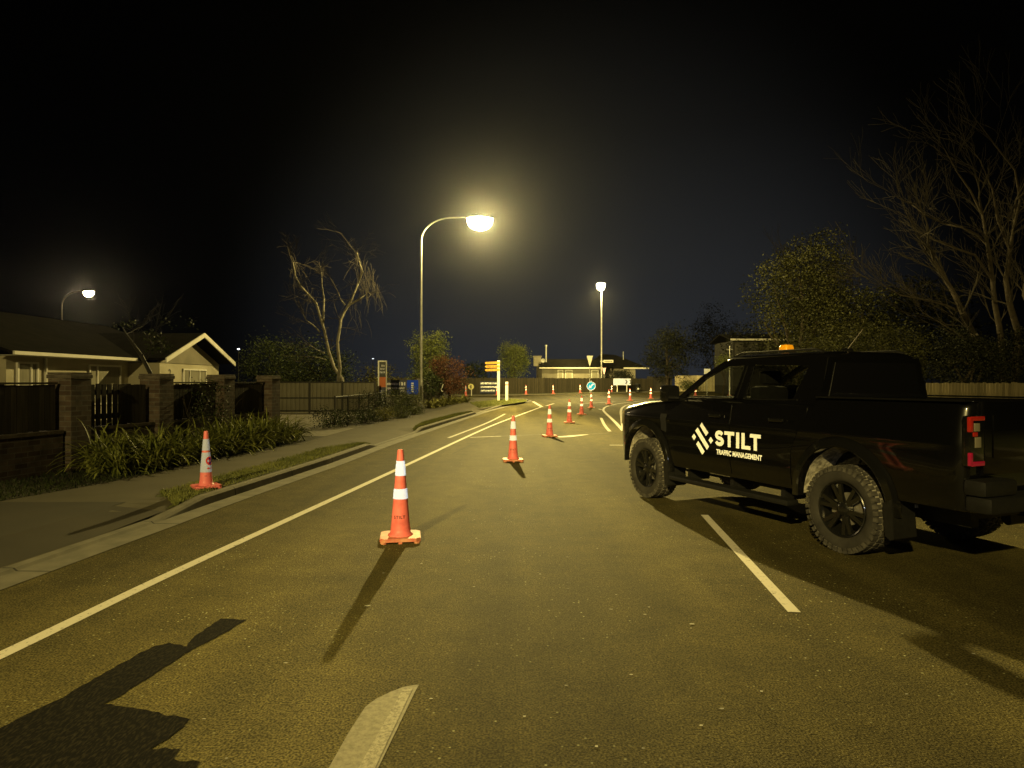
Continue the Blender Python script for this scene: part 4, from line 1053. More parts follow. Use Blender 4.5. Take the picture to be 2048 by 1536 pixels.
# pale fence at the right edge
def paling_run(name, label, pts, z0, z1, m, w=.10, gap=.012, railm=None, group=None, jag=.01):
    t = thing(name, label, 'fence', (pts[0][0], pts[0][1], z0), 0, group); mb = MB(); rl_ = MB()
    for a, b in zip(pts, pts[1:]):
        a = Vector(a); b = Vector(b); u = (b - a).normalized(); Lg = (b - a).length; n = int(Lg / (w + gap)); nn = Vector((-u.y, u.x, 0))
        for k in range(n):
            p = a + u * ((k + .5) * Lg / n); h = (z1 - z0) / 2 + rnd.uniform(-jag, jag)
            mb.obox((p.x, p.y, z0 + h), u.to_3d(), nn, (0, 0, 1), w / 2, .01, h)
        for z in (z0 + .3, z1 - .35): 
            c = (a + b) / 2; rl_.obox((c.x + nn.x * .035, c.y + nn.y * .035, z), u.to_3d(), nn, (0, 0, 1), Lg / 2, .022, .045)
    rel_part('palings', mb, m, t); rel_part('rail', rl_, railm or m, t); return t
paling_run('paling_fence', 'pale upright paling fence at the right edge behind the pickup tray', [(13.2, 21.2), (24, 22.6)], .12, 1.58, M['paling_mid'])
paling_run('paling_fence', 'long dark paling fence across the far side of the street', [(-16, 74.2), (-6.3, 76.0), (-2, 78.5), (4.0, 82.8), (11.2, 90.5), (17.3, 97.5), (21.5, 101.5)], .12, 2.02, M['paling_green'], .15, .01, jag=.025)
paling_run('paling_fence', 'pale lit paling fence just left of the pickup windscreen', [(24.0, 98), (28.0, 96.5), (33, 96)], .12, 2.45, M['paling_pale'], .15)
paling_run('paling_fence', 'dark paling fence between the chevron board and the pale fence', [(20.9, 103), (24.1, 100)], .12, 2.35, M['paling'], .15)

# ================================================================== FAR HOUSES
fh = thing('house', 'long low cream house with chimney, flue pipe and satellite dish behind the far fence', 'house', (8.5, 101, .12), R(0))
mb = MB(); mb.box(4.5, 14, 100, 108, .1, 3.55); mb.add([(3.75, 102.2, .1), (3.75, 102.2, 4.35), (4.499, 100, 3.55), (4.499, 100, .1)], [(0, 1, 2, 3)]); mb.add([(4.5, 100, 3.55), (4.5, 108, 3.55), (4.5, 104, 4.9)], [(0, 1, 2)])
rel_part('wall', mb, M['far_wall'], fh)
mb = MB(); slab([(4.1, 99.5, 3.62), (14.3, 99.5, 3.62), (14.3, 104, 5.05), (4.1, 104, 5.05)], .12); slab([(4.1, 104, 5.05), (14.3, 104, 5.05), (14.3, 108.5, 3.6), (4.1, 108.5, 3.6)], .12)
rel_part('roof', mb, M['roof'], fh, fix=True)
mb = MB(); mb.box(4.1, 13.6, 99.40, 99.49, 3.5, 3.68); rel_part('gutter', mb, M['whitewood'], fh)
for (a, b) in ((6.95, 7.6), (8.1, 9.0), (12.0, 12.9)):
    mb = MB(); mb.box(a - .08, b + .08, 99.93, 99.99, 1.9, 3.3); w = rel_part('window', mb, M['whitewood'], fh)
    mb = MB(); mb.box(a, b, 99.90, 99.925, 1.98, 3.22); part('pane', mb, M['curtain'], w)
mb = MB(); mb.box(3.3, 4.45, 101.6, 102.6, 3.9, 5.35); mb.box(3.2, 4.55, 101.5, 102.7, 5.36, 5.48); rel_part('chimney', mb, M['grey_wall'], fh)
mb = MB(); mb.tube([(5.25, 102.5, 4.2), (5.25, 102.5, 6.95)], .12, 10); mb.tube([(5.25, 102.5, 6.96), (5.25, 102.5, 7.2)], .19, 10); rel_part('flue', mb, M['steel'], fh)
mb = MB(); mb.lathe([(.02, .12), (.2, .07), (.33, .0), (.33, .02), (.2, .09), (.02, .14)], 18, (4.72, 101.0, 4.75), 'y'); mb.tube([(4.72, 101.1, 4.7), (4.72, 101.3, 4.2)], .03, 6); rel_part('satellite_dish', mb, M['dish'], fh)
h2 = thing('house', 'dark hip-roofed house right of the far lamp pole', 'house', (17.5, 106, .12))
mb = MB(); mb.box(12.8, 19.2, 106, 113, .1, 3.6); mb.box(18.6, 19.5, 105.1, 105.95, .1, 3.55); rel_part('wall', mb, M['grey_wall'], h2)
mb = MB(); e = [(12.0, 104.9, 3.7), (21.6, 104.9, 3.7), (21.6, 114, 3.7), (12.0, 114, 3.7)]; k = [(14.6, 109, 6.1), (17.0, 109, 5.9)]
mb.add(e + k, [(0, 1, 5, 4), (1, 2, 5), (2, 3, 4, 5), (3, 0, 4), (0, 3, 2, 1)]); rel_part('roof', mb, M['roof'], h2, fix=True)
mb = MB(); mb.box(17.6, 21.6, 104.80, 104.89, 3.55, 3.78); rel_part('gutter', mb, M['whitewood'], h2)
mb = MB(); mb.tube([(18.0, 107.5, 4.6), (18.0, 107.5, 6.4)], .07, 8); rel_part('flue', mb, M['steel'], h2)
mb = MB(); mb.box(16.2, 18.2, 105.97, 105.99, 2.0, 3.3); rel_part('window', mb, M['window'], h2)
h3 = thing('house', 'dark two-storey house behind the pickup with a pale gutter line', 'house', (27.5, 78, .12))
mb = MB(); mb.box(25.6, 33, 77, 84, .1, 6.3); rel_part('wall', mb, M['dark_wall'], h3)
mb = MB(); slab([(25.1, 76.4, 6.42), (32.5, 76.4, 6.42), (32.5, 80.5, 7.3), (25.1, 80.5, 7.3)], .1); slab([(25.1, 80.5, 7.3), (32.5, 80.5, 7.3), (32.5, 84.6, 6.42), (25.1, 84.6, 6.42)], .1)
rel_part('roof', mb, M['roof'], h3, fix=True)
mb = MB(); mb.box(25.1, 32.5, 76.3, 76.39, 6.3, 6.5); rel_part('gutter', mb, M['whitewood'], h3)
for a, b in ((25.8, 26.8), (27.1, 28.6), (29.4, 29.8)):
    mb = MB(); mb.box(a, b, 76.95, 76.99, 4.35, 6.1); rel_part('window', mb, M['window'], h3)
pl = thing('utility_pole', 'thin pale pole beside the two-storey house', 'pole', (21.6, 66, .12)); mb = MB(); mb.tube([(0, 0, 0), (0, 0, 5.0)], [.09, .06], 8); mb.box(-.3, .3, -.03, .03, 4.6, 4.7); part('shaft', mb, M['steel'], pl, 40)

# ================================================================== SIGNS IN THE MIDDLE
g = G(997, 801.5, .13)
t = thing('direction_sign', 'cream post with three yellow finger boards pointing left', 'sign', tuple(g), R(6))
mb = MB(); mb.cbox(-.10, .10, -.07, .07, 0, 3.08, .015); part('post', mb, M['post_white'], t)
for k in range(3):
    z = 2.93 - k * .265; mb = MB(); sl = .035
    mb.prism([(-1.06, z - .055), (-.95, z + .03), (.08, z + .06), (.08, z - .12), (-.95, z - .14)], -.11, -.078, lambda x, y, h: (x, h, y)); b = part('finger_board', mb, M['sign_yellow'], t)
    mb = MB(); r = random.Random(k); x = -.86
    while x < -.08:
        w = r.uniform(.04, .075); mb.box(x, x + w * .7, -.1135, -.1112, z - .085, z - .01); x += w + .012
        if r.random() < .18: x += .05
    part('lettering', mb, M['ink'], b)
g = G(1013.5, 802, .13)
t = thing('marker_post', 'short white post standing in the grass corner beside the direction sign', 'post', tuple(g))
mb = MB(); mb.cbox(-.11, .11, -.06, .06, 0, 1.45, .03); part('shaft', mb, M['post_white'], t)
mb = MB(); mb.box(-.115, .115, -.068, -.0605, 1.18, 1.28); part('reflector', mb, M['cone'], t)
g = G(942, 791.5, .12)
t = thing('round_sign', 'small round pale yellow sign with a dark bar on a short post', 'sign', tuple(g))
mb = MB(); mb.tube([(0.05, 0, 0), (0.05, 0, 1.1)], .045, 8); part('post', mb, M['post_white'], t)
mb = MB(); mb.lathe([(0, -.03), (.30, -.03), (.30, -.01), (0, -.01)], 24, (0, -.03, .93), 'y'); d = part('disc', mb, mat('pale_yellow', (.66, .60, .24), .5), t, None, True)
mb = MB(); mb.box(-.05, .05, -.066, -.0615, .76, 1.1); part('symbol', mb, M['ink'], t)
# board on the far fence
g = P(980, 774, 75.6)
t = thing('fence_sign', 'wide dark board with three lines of pale lettering on the far fence', 'sign', (g.x, g.y - 1.0, 1.0), R(10))
mb = MB(); mb.box(-1.1, 1.2, -.02, .02, -.75, .62); part('board', mb, M['navy'], t)
mb = MB(); scribble(mb, -1.0, 1.1, .28, .22, -.0232, 41); scribble(mb, -1.0, 1.1, -.10, .17, -.0232, 42); scribble(mb, -1.0, .6, -.52, .19, -.0232, 43); part('lettering', mb, M['print'], t)

# keep-left disc on its traffic island
g = G(1182, 791.5, 0)
ti = sheet('traffic_island', [(g.x + 1.7 * math.cos(a * PI / 8), g.y + 1.0 * math.sin(a * PI / 8)) for a in range(16)], .09, M['concrete'])
kerb_mesh('kerb', [(g.x + 1.7 * math.cos(-a * PI / 8), g.y + 1.0 * math.sin(-a * PI / 8), .09) for a in range(17)], side=1, top=.1, gutter=.05)
t = thing('keep_left_sign', 'round blue and white keep-left disc facing the viewer on the traffic island', 'sign', (g.x, g.y, .09))
mb = MB(); mb.tube([(0, 0, 0), (0, 0, 1.62)], .05, 8); part('post', mb, M['steel'], t)
zc = 1.02; zc = H + (HY - 772) / F * g.y - .09
mb = MB(); mb.lathe([(0, -.02), (.50, -.02), (.50, .02), (0, .02)], 32, (0, -.075, zc), 'y'); part('disc', mb, M['sign_white'], t, None, True)
mb = MB(); mb.lathe([(0, -.004), (.43, -.004), (.43, 0), (0, 0)], 32, (0, -.0965, zc), 'y'); part('blue_face', mb, M['sign_blue'], t, None, True)
mb = MB(); u = Vector((-.72, 0, -.69)).normalized(); w = Vector((-u.z, 0, u.x)); c = Vector((0, -.104, zc))
def flat(mb, pts, th=.003): mb.add([(c + u * a + w * b) for a, b in pts] + [(c + u * a + w * b + Vector((0, th, 0))) for a, b in pts], [tuple(range(len(pts))), tuple(range(2 * len(pts) - 1, len(pts) - 1, -1))])
flat(mb, [(-.34, -.075), (.08, -.075), (.08, .075), (-.34, .075)]); flat(mb, [(.0801, -.2), (.36, 0), (.0801, .2)]); part('arrow', mb, M['sign_white'], t)

def give_way(px, top, bot, d, m, label, wpx, base_z=.12, lean=0.0):
    x = (px - CX) / F * d; zt = H + (HY - top) / F * d; zb = H + (HY - bot) / F * d; w = wpx / F * d / 2
    t = thing('give_way_sign', label, 'sign', (x, d, base_z), 0, 'give-way signs')
    mb = MB(); mb.tube([(0, 0, 0), (0, 0, zt - base_z - .05)], .045, 8); part('post', mb, M['steel'], t)
    mb = MB(); mb.prism([(-w, zt - base_z), (w, zt - base_z), (w * .92, zt - base_z - .08), (.06, zb - base_z), (-.06, zb - base_z), (-w * .92, zt - base_z - .08)], -.075, -.055, lambda x, y, h: (x, h, y)); part('triangle', mb, m, t, None, True)
    mb = MB(); mb.box(-w * .5, w * .5, -.054, -.046, zt - base_z - .26, zt - base_z - .2); part('bracket', mb, M['steel'], t)
give_way(1179.5, 711.5, 731, 86.0, M['sign_back'], 'tall pale triangular sign back on a post above the keep-left disc', 13)
give_way(1208, 736, 748, 93.0, M['pinkish'], 'small pinkish triangular sign back on a post beside the far lamp', 8)
# street name blade held by the far lamp pole
t = thing('street_name_sign', 'narrow pale street name blade fixed to the far lamp pole', 'sign', (12.45, 92.4, 4.1))
x0, x1 = (1206 - CX) / F * 92.2 - 12.45, (1227 - CX) / F * 92.2 - 12.45
mb = MB(); mb.box(x0 + .1, x1, -.03, .0, .08, .46); part('blade', mb, M['post_white'], t)
mb = MB(); scribble(mb, x0 + .22, x1 - .12, .17, .18, -.0335, 51); part('lettering', mb, M['ink'], t)
mb = MB(); mb.box(-.2, x0 + .12, -.025, -.005, .2, .34); part('bracket', mb, M['steel'], t)
# chevron board
d = 92.0; x0, x1 = (1226.5 - CX) / F * d, (1261.5 - CX) / F * d; z1, z0 = H + (HY - 757) / F * d, H + (HY - 770.5) / F * d; xc = (x0 + x1) / 2
t = thing('chevron_board', 'wide white board with two dark chevrons pointing right on two short posts', 'sign', (xc, d, .12))
hw = (x1 - x0) / 2
mb = MB(); mb.cbox(-hw, hw, -.03, .02, z0 - .12, z1 - .12, .01); part('board', mb, M['sign_white'], t)
mb = MB(); zc = (z0 + z1) / 2 - .12; hh = (z1 - z0) / 2 * .62
for xx in (.42, .98):
    s = .20; mb.prism([(xx, zc + hh), (xx + .16, zc + hh), (xx + .16 + s, zc), (xx + .16, zc - hh), (xx, zc - hh), (xx + s, zc)], -.0335, -.0308, lambda x, y, h: (x, h, y))
part('chevrons', mb, M['ink'], t, None, True)
for xx in (-hw * .55, hw * .55):
    mb = MB(); mb.box(xx - .07, xx + .07, .021, .10, 0, z0 + .1); part('post', mb, M['post_white'], t)
g = G(1268, 783, .12); t = thing('litter_bin', 'dark bin standing on the grass right of the chevron board', 'bin', (g.x, 93.5, .12))
mb = MB(); mb.lathe([(0, 0), (.36, 0), (.44, 1.0), (.46, 1.02), (.40, 1.12), (0, 1.16)], 16); part('body', mb, M['plastic'], t, 40, True)
mb = MB(); mb.lathe([(.30, -.01), (.30, .02)], 10, (0, -.42, .5), 'y'); mb.box(-.12, .12, -.462, -.445, .3, .55); part('sticker', mb, M['collar_dull'], t)
g = P(1414, 742.5, 60); t = thing('small_sign', 'small pale blue-white sign above the pickup windscreen edge', 'sign', (g.x, 60, .12))
mb = MB(); mb.tube([(0, 0, 0), (0, 0, 2.6)], .035, 8); part('post', mb, M['steel'], t); mb = MB(); mb.box(-.28, .28, -.06, -.04, 2.15, 2.62); part('board', mb, M['sign_white'], t)

# ================================================================== TRAFFIC CONES
def cone_r(z): return interp([(.03, .112), (.06, .104), (.93, .030)], z)
def make_cone(name, label, loc, rz, group, style='two', lettering=True, bodym='cone', sc=1.0):
    t = thing(name, label, 'traffic cone', loc, rz, group); t.scale = (sc, sc, sc)
    mb = MB(); s = .205; c = .045
    poly = [(-s + c, -s), (s - c, -s), (s, -s + c), (s, s - c), (s - c, s), (-s + c, s), (-s, s - c), (-s, -s + c)]
    mb.prism(poly, .020, .046); mb.prism([(x * .97, y * .97) for x, y in poly], .0461, .052)
    for x in (-.165, .165):
        for y in (-.165, .165): mb.lathe([(0, 0), (.034, 0), (.036, .0195), (0, .0195)], 8, (x, y, 0))
    for x, y in ((0, -.185), (0, .185), (.185, 0), (-.185, 0)): mb.box(x - .018, x + .018, y - .018, y + .018, .0, .0195)
    b = part('base', mb, M['cone_base'] if style == 'two' else M[bodym], t)
    mb = MB(); n = 40
    prof = [(.128, .0522), (.125, .062), (.108, .072)] + [(cone_r(z), z) for z in (.12, .3, .5, .7, .9)] + [(.030, .922), (.026, .930), (.018, .930), (.016, .90)]
    mb.lathe(prof, n); part('body', mb, M[bodym], t, 50)
    bands = [(.665, .815), (.428, .530)] if style == 'two' else [(.615, .800), (.262, .582)]
    for a, b_ in bands:
        mb = MB(); mb.lathe([(cone_r(a) + .001, a - .001), (cone_r(a) + .0035, a), (cone_r(b_) + .0035, b_), (cone_r(b_) + .001, b_ + .001)], n); part('reflective_collar', mb, M['collar'], t, 50)
    def wrap(vs, zc, ang, off):
        out = []
        for v in vs:
            z = zc + v.y; rr_ = cone_r(z) + off; a = ang + v.x / rr_
            out.append((rr_ * math.sin(a), -rr_ * math.cos(a), z))
        return out
    if lettering:
        vs, fs = text_mesh('STILT', .043, .0012, 0, 1.2); mb = MB(); mb.add(wrap(vs, .245, -.12, .0022), fs); part('lettering', mb, M['ink'], t)
    if style == 'nopark':
        mb = MB()
        def disc(r0, r1, n=28): 
            vs = [Vector((math.cos(2 * PI * k / n) * r, math.sin(2 * PI * k / n) * r, 0)) for r in (r0, r1) for k in range(n)]
            return vs, [(k, (k + 1) % n, n + (k + 1) % n, n + k) for k in range(n)]
        an = .62
        vs, fs = disc(.004, .052); mb.add(wrap(vs, .445, an, .0055), fs); part('blue_disc', mb, M['nopark_blue'], t)
        mb = MB(); vs, fs = disc(.050, .072); mb.add(wrap(vs, .445, an, .0065), fs)
        for sg in (1, -1):
            L = [Vector((-.052, -.012 * 1, 0)), Vector((.052, -.012, 0)), Vector((.052, .012, 0)), Vector((-.052, .012, 0))]; k = PI / 4 * sg
            q = []
            for i in range(7):
                for yv in (-.0085, .0085): q.append(Vector((lerp(-.052, .052, i / 6), yv, 0)))
            q = [Vector((v.x * math.cos(k) - v.y * math.sin(k), v.x * math.sin(k) + v.y * math.cos(k), 0)) for v in q]
            mb.add(wrap(q, .445, an, .0075), [(2 * i, 2 * i + 2, 2 * i + 3, 2 * i + 1) for i in range(6)])
        part('red_ring', mb, M['nopark_red'], t)
        q = []
        for i in range(9):
            for yv in (-1, 1): q.append(Vector((lerp(-.06, .05, i / 8), yv * (.017 if i == 2 else .012 if i == 1 else .002 if i == 0 else .006), 0)))
        mb = MB(); mb.add(wrap(q, .325, an, .0055), [(2 * i, 2 * i + 2, 2 * i + 3, 2 * i + 1) for i in range(8)]); part('red_arrow', mb, M['nopark_red'], t)
        mb = MB(); 
        q = [Vector((x, y, 0)) for x in (-.02, .0, .02) for y in (-.003, .003)]; mb.add(wrap(q, .205, -.25, .002), [(0, 2, 3, 1), (2, 4, 5, 3)]); part('scuff', mb, M['ink'], t)
    return t
CG = 'orange cones curving across the road'
g = G(801, 1079)
c0 = make_cone('traffic_cone', 'orange cone nearest the viewer, with black STILT lettering and a dusty base', tuple(g), R(9), CG)
row = [((1026, 922.5), 'second cone of the curving row, left of the pickup, with a short wedge shadow', 4), ((1099, 873.5), 'third cone of the curving row, standing at the white stop line', 12), ((1138.5, 846), 'fourth cone of the curving row, beyond the stop line', -3),
       ((1163, 829.5), 'fifth cone of the curving row, in line with the left edge of the keep-left disc', 8), ((1182.5, 816), 'sixth cone of the curving row, straight below the keep-left disc', 15), ((1218, 808.5), 'seventh cone of the row, above the tip of the painted island', 2),
       ((1260, 801.5), 'eighth cone of the row, below the chevron board', 10), ((1301.5, 797.5), 'ninth cone of the row, just left of the pickup mirror pair', 5), ((1332, 795.3), 'last cone of the row, beside the pickup wing mirror', 20)]
for k, (px, lab, rz) in enumerate(row):
    c = copy_tree(c0); g = G(*px); c.location = g; c.rotation_euler = (R(rnd.uniform(-.7, .7)), R(rnd.uniform(-.7, .7)), R(rz)); c['label'] = lab
    if k >= 5: c.scale = (1.12,) * 3
FG = 'orange cones along the far kerb'
for px, lab in (((931.5, 792.5), 'far cone beside the small round yellow sign'), ((994, 790.8), 'far cone half hidden behind the direction sign post'), ((1052, 789), 'far cone against the dark fence, right of the white marker post'), ((1106.5, 788), 'far cone against the dark fence under the house chimney side'),
                ((1160.5, 786.5), 'far cone on the kerb just left of the keep-left disc'), ((1223.5, 786), 'far cone just left of the chevron board')):
    c = copy_tree(c0); g = G(*px, .13 if px[0] < 1200 else .0); c.location = g; c['label'] = lab; c['group'] = FG; c.scale = (1.15,) * 3
for px, lab in (((1391, 792), 'distant cone seen through the pickup front window, left one'), ((1459, 791), 'distant cone seen through the pickup front window, right one')):
    c = copy_tree(c0); g = G(*px); c.location = g; c['label'] = lab; c.scale = (1.12,) * 3
g = G(412, 975.5, .135)
make_cone('traffic_cone', 'coral cone with a no-parking symbol on its tall white collar, on the grass verge', tuple(g), R(38), None, 'nopark', False, 'cone_red', .86)

# ================================================================== THE PICKUP
tr_yaw = R(112.6); u_ = Vector((math.cos(tr_yaw), math.sin(tr_yaw))); n_ = Vector((-u_.y, u_.x)); t0 = Vector((3.12, 6.34)) + u_ * 1.635 - n_ * .93
tk = thing('pickup_truck', 'black double-cab pickup with white STILT TRAFFIC MANAGEMENT lettering and amber roof beacon', 'pickup', (t0.x, t0.y, 0), tr_yaw)
WT = [(-2.80, .84), (-2.77, .885), (-2.70, .912), (-2.5, .92), (1.9, .92), (2.15, .905), (2.32, .86), (2.44, .77), (2.52, .62), (2.56, .44)]
ZT = [(-2.80, 1.47), (-1.29, 1.465), (-1.285, 1.40), (.98, 1.405), (1.1, 1.40), (1.6, 1.37), (2.1, 1.30), (2.35, 1.245), (2.48, 1.17), (2.56, 1.08)]
def side(a, z):
    t = z - .96
    crease = .013 * math.exp(-((z - 1.135) / .035) ** 2) * smoothstep(-2.75, -2.5, a) * (1 - smoothstep(2.0, 2.35, a))
    low = .012 * math.exp(-((z - .70) / .06) ** 2) * smoothstep(-1.2, -.9, a) * (1 - smoothstep(.9, 1.15, a))
    haunch = .022 * math.exp(-((a + 1.66) / .50) ** 2) * smoothstep(.8, 1.08, z) * (1 - smoothstep(1.16, 1.40, z))
    return interp(WT, a) - (.30 * t * t if t > 0 else .14 * t * t) + crease + low + haunch
stations = [-2.80, -2.785, -2.76, -2.70, -2.55, -2.2, -2.0, -1.8, -1.6, -1.4, -1.29, -1.285, -.8, -.3, .2, .7, .98, 1.1, 1.35, 1.6, 1.85, 2.05, 2.2, 2.32, 2.42, 2.49, 2.54, 2.56]
rings = []
for a in stations:
    zt = interp(ZT, a); zb = .50 if a > -2.2 else .58; r = .055 if a < 1 else lerp(.06, .12, smoothstep(1, 2.2, a)); ring = []
    zs = [zb + .02, .62, .66, .70, .75, .82, .90, .98, 1.05, 1.09, 1.115, 1.135, 1.155, 1.18, 1.22, 1.30, zt - r]
    zs = [min(z, zt - r - .003 * (16 - k)) for k, z in enumerate(zs)]
    half = [(side(a, zs[0]) - .06, zb)] + [(side(a, z), z) for z in zs]
    sb = side(a, zt - r)
    for q in (30, 60, 90): half.append((sb - r * (1 - math.cos(R(q))), zt - r + r * math.sin(R(q))))
    top = half[-1][0]; cr = .0 if a < 1 else lerp(.02, .055, smoothstep(1, 1.6, a)) * (1 - smoothstep(2.3, 2.56, a))
    for f in (.80, .62, .3): half.append((top * f, zt + cr * (1.0 if f < .7 else .35)))
    ring = [(a, b, z) for b, z in half] + [(a, 0, zt + cr)] + [(a, -b, z) for b, z in reversed(half)]
    rings.append(ring)
mb = MB(); mb.rings(rings)
body_me = mb.mesh('body', M['paint'])
bm = bmesh.new(); bm.from_mesh(body_me); bmesh.ops.recalc_face_normals(bm, faces=bm.faces[:]); bm.to_mesh(body_me); bm.free()
tmp = link(bpy.data.objects.new('body_blank', body_me)); cuts = []
AX, WR, WZ = 1.635, .415, .415
for a in (AX, -AX):
    for s in (1, -1):
        mb = MB(); y0, y1 = (.52, 1.2) if s > 0 else (-1.2, -.52); n = 48
        mb.rings([[(a + .505 * math.cos(2 * PI * k / n), y, WZ + .075 + .525 * math.sin(2 * PI * k / n)) for k in range(n)] for y in (y0, y1)])
        cme = mb.mesh('cutter', M['plastic']); b2 = bmesh.new(); b2.from_mesh(cme); bmesh.ops.recalc_face_normals(b2, faces=b2.faces[:]); b2.to_mesh(cme); b2.free()
        co = link(bpy.data.objects.new('cutter', cme)); cuts.append(co)
        md = tmp.modifiers.new('b', 'BOOLEAN'); md.operation = 'DIFFERENCE'; md.object = co; md.solver = 'EXACT'
# tray opening behind the canopy
mb = MB(); mb.box(-2.72, -1.36, -.76, .76, .95, 1.6); cme = mb.mesh('cutter', M['plastic']); co = link(bpy.data.objects.new('cutter', cme)); cuts.append(co)
md = tmp.modifiers.new('b', 'BOOLEAN'); md.operation = 'DIFFERENCE'; md.object = co; md.solver = 'EXACT'
bpy.context.view_layer.update()
bme = bpy.data.meshes.new_from_object(tmp.evaluated_get(bpy.context.evaluated_depsgraph_get()))
bme.name = 'body'
for o in cuts + [tmp]: bpy.data.objects.remove(o)
bme.polygons.foreach_set('use_smooth', [True] * len(bme.polygons)); bme.update(); bme.set_sharp_from_angle(angle=R(32))
while len(bme.materials) > 1: bme.materials.pop()
bme.polygons.foreach_set('material_index', [0] * len(bme.polygons))
body = link(bpy.data.objects.new('body', bme), tk)

def skin(name, outline_fn, nu, nv, m, s=1, off=.007, parent=None, depth=.02):
    """panel lying on the body side: outline_fn(u, v) -> (a, z)"""
    mb = MB(); vs = []; 
    for j in range(nv + 1):
        for i in range(nu + 1):
            a, z = outline_fn(i / nu, j / nv); vs.append((a, s * (side(a, z) + off), z))
    fs = [(j * (nu + 1) + i, j * (nu + 1) + i + 1, (j + 1) * (nu + 1) + i + 1, (j + 1) * (nu + 1) + i) for j in range(nv) for i in range(nu)]
    edge = [i for i in range(nu + 1)] + [j * (nu + 1) + nu for j in range(1, nv + 1)] + [nv * (nu + 1) + i for i in range(nu - 1, -1, -1)] + [j * (nu + 1) for j in range(nv - 1, 0, -1)]
    o = len(vs); vs += [(vs[k][0], vs[k][1] - s * depth, vs[k][2]) for k in edge]; n = len(edge)
    fs += [(edge[k], edge[(k + 1) % n], o + (k + 1) % n, o + k) for k in range(n)]
    mb.add(vs, fs); return part(name, mb, m, parent or tk, 32, True)
def quadfn(p00, p10, p11, p01):
    return lambda u, v: tuple(lerp(lerp(p00[k], p10[k], u), lerp(p01[k], p11[k], u), v) for k in (0, 1))
def gs(a, z): return .815 - .30 * (z - 1.41) - (.05 * smoothstep(.3, 1.1, a))
for s in (1, -1):
    d1 = skin('door', quadfn((-.115, .56), (1.03, .56), (1.06, 1.385), (-.085, 1.385)), 10, 22, M['paint'], s)
    d2 = skin('door', lambda u, v: (lerp(lerp(-1.02, -1.20, smoothstep(.35, .95, v)), lerp(-.13, -.10, v), u), lerp(.56, 1.385, v)), 10, 22, M['paint'], s)
    for d, x in ((d1, .05), (d2, -.93)):
        mb = MB(); yy = s * (side(x, 1.22) + .028); mb.cbox(x - .0, x + .19, min(yy, yy + s * .022), max(yy, yy + s * .022), 1.205, 1.245, .009); mb.box(x + .02, x + .17, min(yy - s * .03, yy), max(yy - s * .03, yy), 1.213, 1.237)
        part('handle', mb, M['gloss_black'], d, 40)
    # guard side vent
    skin('wing_vent', quadfn((1.14, .96), (1.24, .98), (1.27, 1.20), (1.15, 1.20)), 3, 4, M['plastic'], s, .009)
    # flares
    for a in (AX, -AX):
        mb = MB(); rr_ = []; n = 26
        for k in range(n + 1):
            q = R(lerp(-2, 184, k / n)); ca, sa = math.cos(q), math.sin(q); sec = []
            for (rad, off) in ((.50, -.03), (.50, .042), (.515, .052), (.575, .040), (.60, .004), (.60, -.03)):
                aa, zz = a + rad * ca, WZ + .075 + (rad + .02) * sa
                yb = side(max(-2.7, min(2.2, aa)), max(.55, zz)); sec.append((aa, s * (yb + off), zz))
            rr_.append(sec)
        mb.rings(rr_); part('wheel_arch_flare', mb, M['gloss_black'], tk, 40, True)
        # dusty liner inside the arch
        mb = MB(); n = 22; vs = []
        for k in range(n + 1):
            q = R(lerp(0, 180, k / n))
            for y in (.50, .60, .72, .86): vs.append((a + .497 * math.cos(q), s * y, WZ + .075 + .515 * math.sin(q) + .006 * math.sin(k * 5 + y * 30)))
        fs = [(k * 4 + j, k * 4 + j + 1, (k + 1) * 4 + j + 1, (k + 1) * 4 + j) for k in range(n) for j in range(3)]
        mb.add(vs, fs); part('arch_liner', mb, M['liner'], tk, 60)
        # mud flap
        mb = MB(); x = a - .50; lo, hi = (s * .66, s * .95) if s > 0 else (s * .95, s * .66)
        mb.prism([(x - .06, .60), (x + .03, .56), (x + .0, .27), (x - .05, .24), (x - .085, .26)], lo, hi, lambda X, Z, h: (X, h, Z)); part('mud_flap', mb, M['plastic'], tk, None, True)
    # side step
    mb = MB(); y0, y1 = (.78, .95) if s > 0 else (-.95, -.78)
    mb.cbox(-1.0, 1.05, y0, y1, .335, .395, .02)
    for x in (-.8, 0, .8): mb.box(x - .03, x + .03, min(s * .5, s * .8), max(s * .5, s * .8), .36, .50)
    part('side_step', mb, M['plastic'], tk, 40)
    # mirror
    mb = MB(); x = .86; yb = s * .86
    mb.cbox(x - .06, x + .10, min(s * .94, s * 1.16), max(s * .94, s * 1.16), 1.37, 1.585, .045); mr = part('wing_mirror', mb, M['gloss_black'], tk, 50)
    mb = MB(); mb.cbox(x - .02, x + .06, min(s * .80, s * .96), max(s * .80, s * .96), 1.375, 1.425, .015); part('mirror_arm', mb, M['gloss_black'], mr, 50)
    mb = MB(); mb.box(x - .066, x - .061, min(s * .97, s * 1.13), max(s * .97, s * 1.13), 1.40, 1.555); part('mirror_glass', mb, M['glass_dark'], mr)
    # headlamp
    mb = MB(); mb.prism([(2.30, 1.00), (2.47, 1.0), (2.47, 1.13), (2.30, 1.17)], .0, .05, lambda X, Z, h: (X + h * .2, s * (side(min(X, 2.45), Z) - .03 + h), Z)); part('headlamp', mb, M['tail_clear'], tk, None, True)

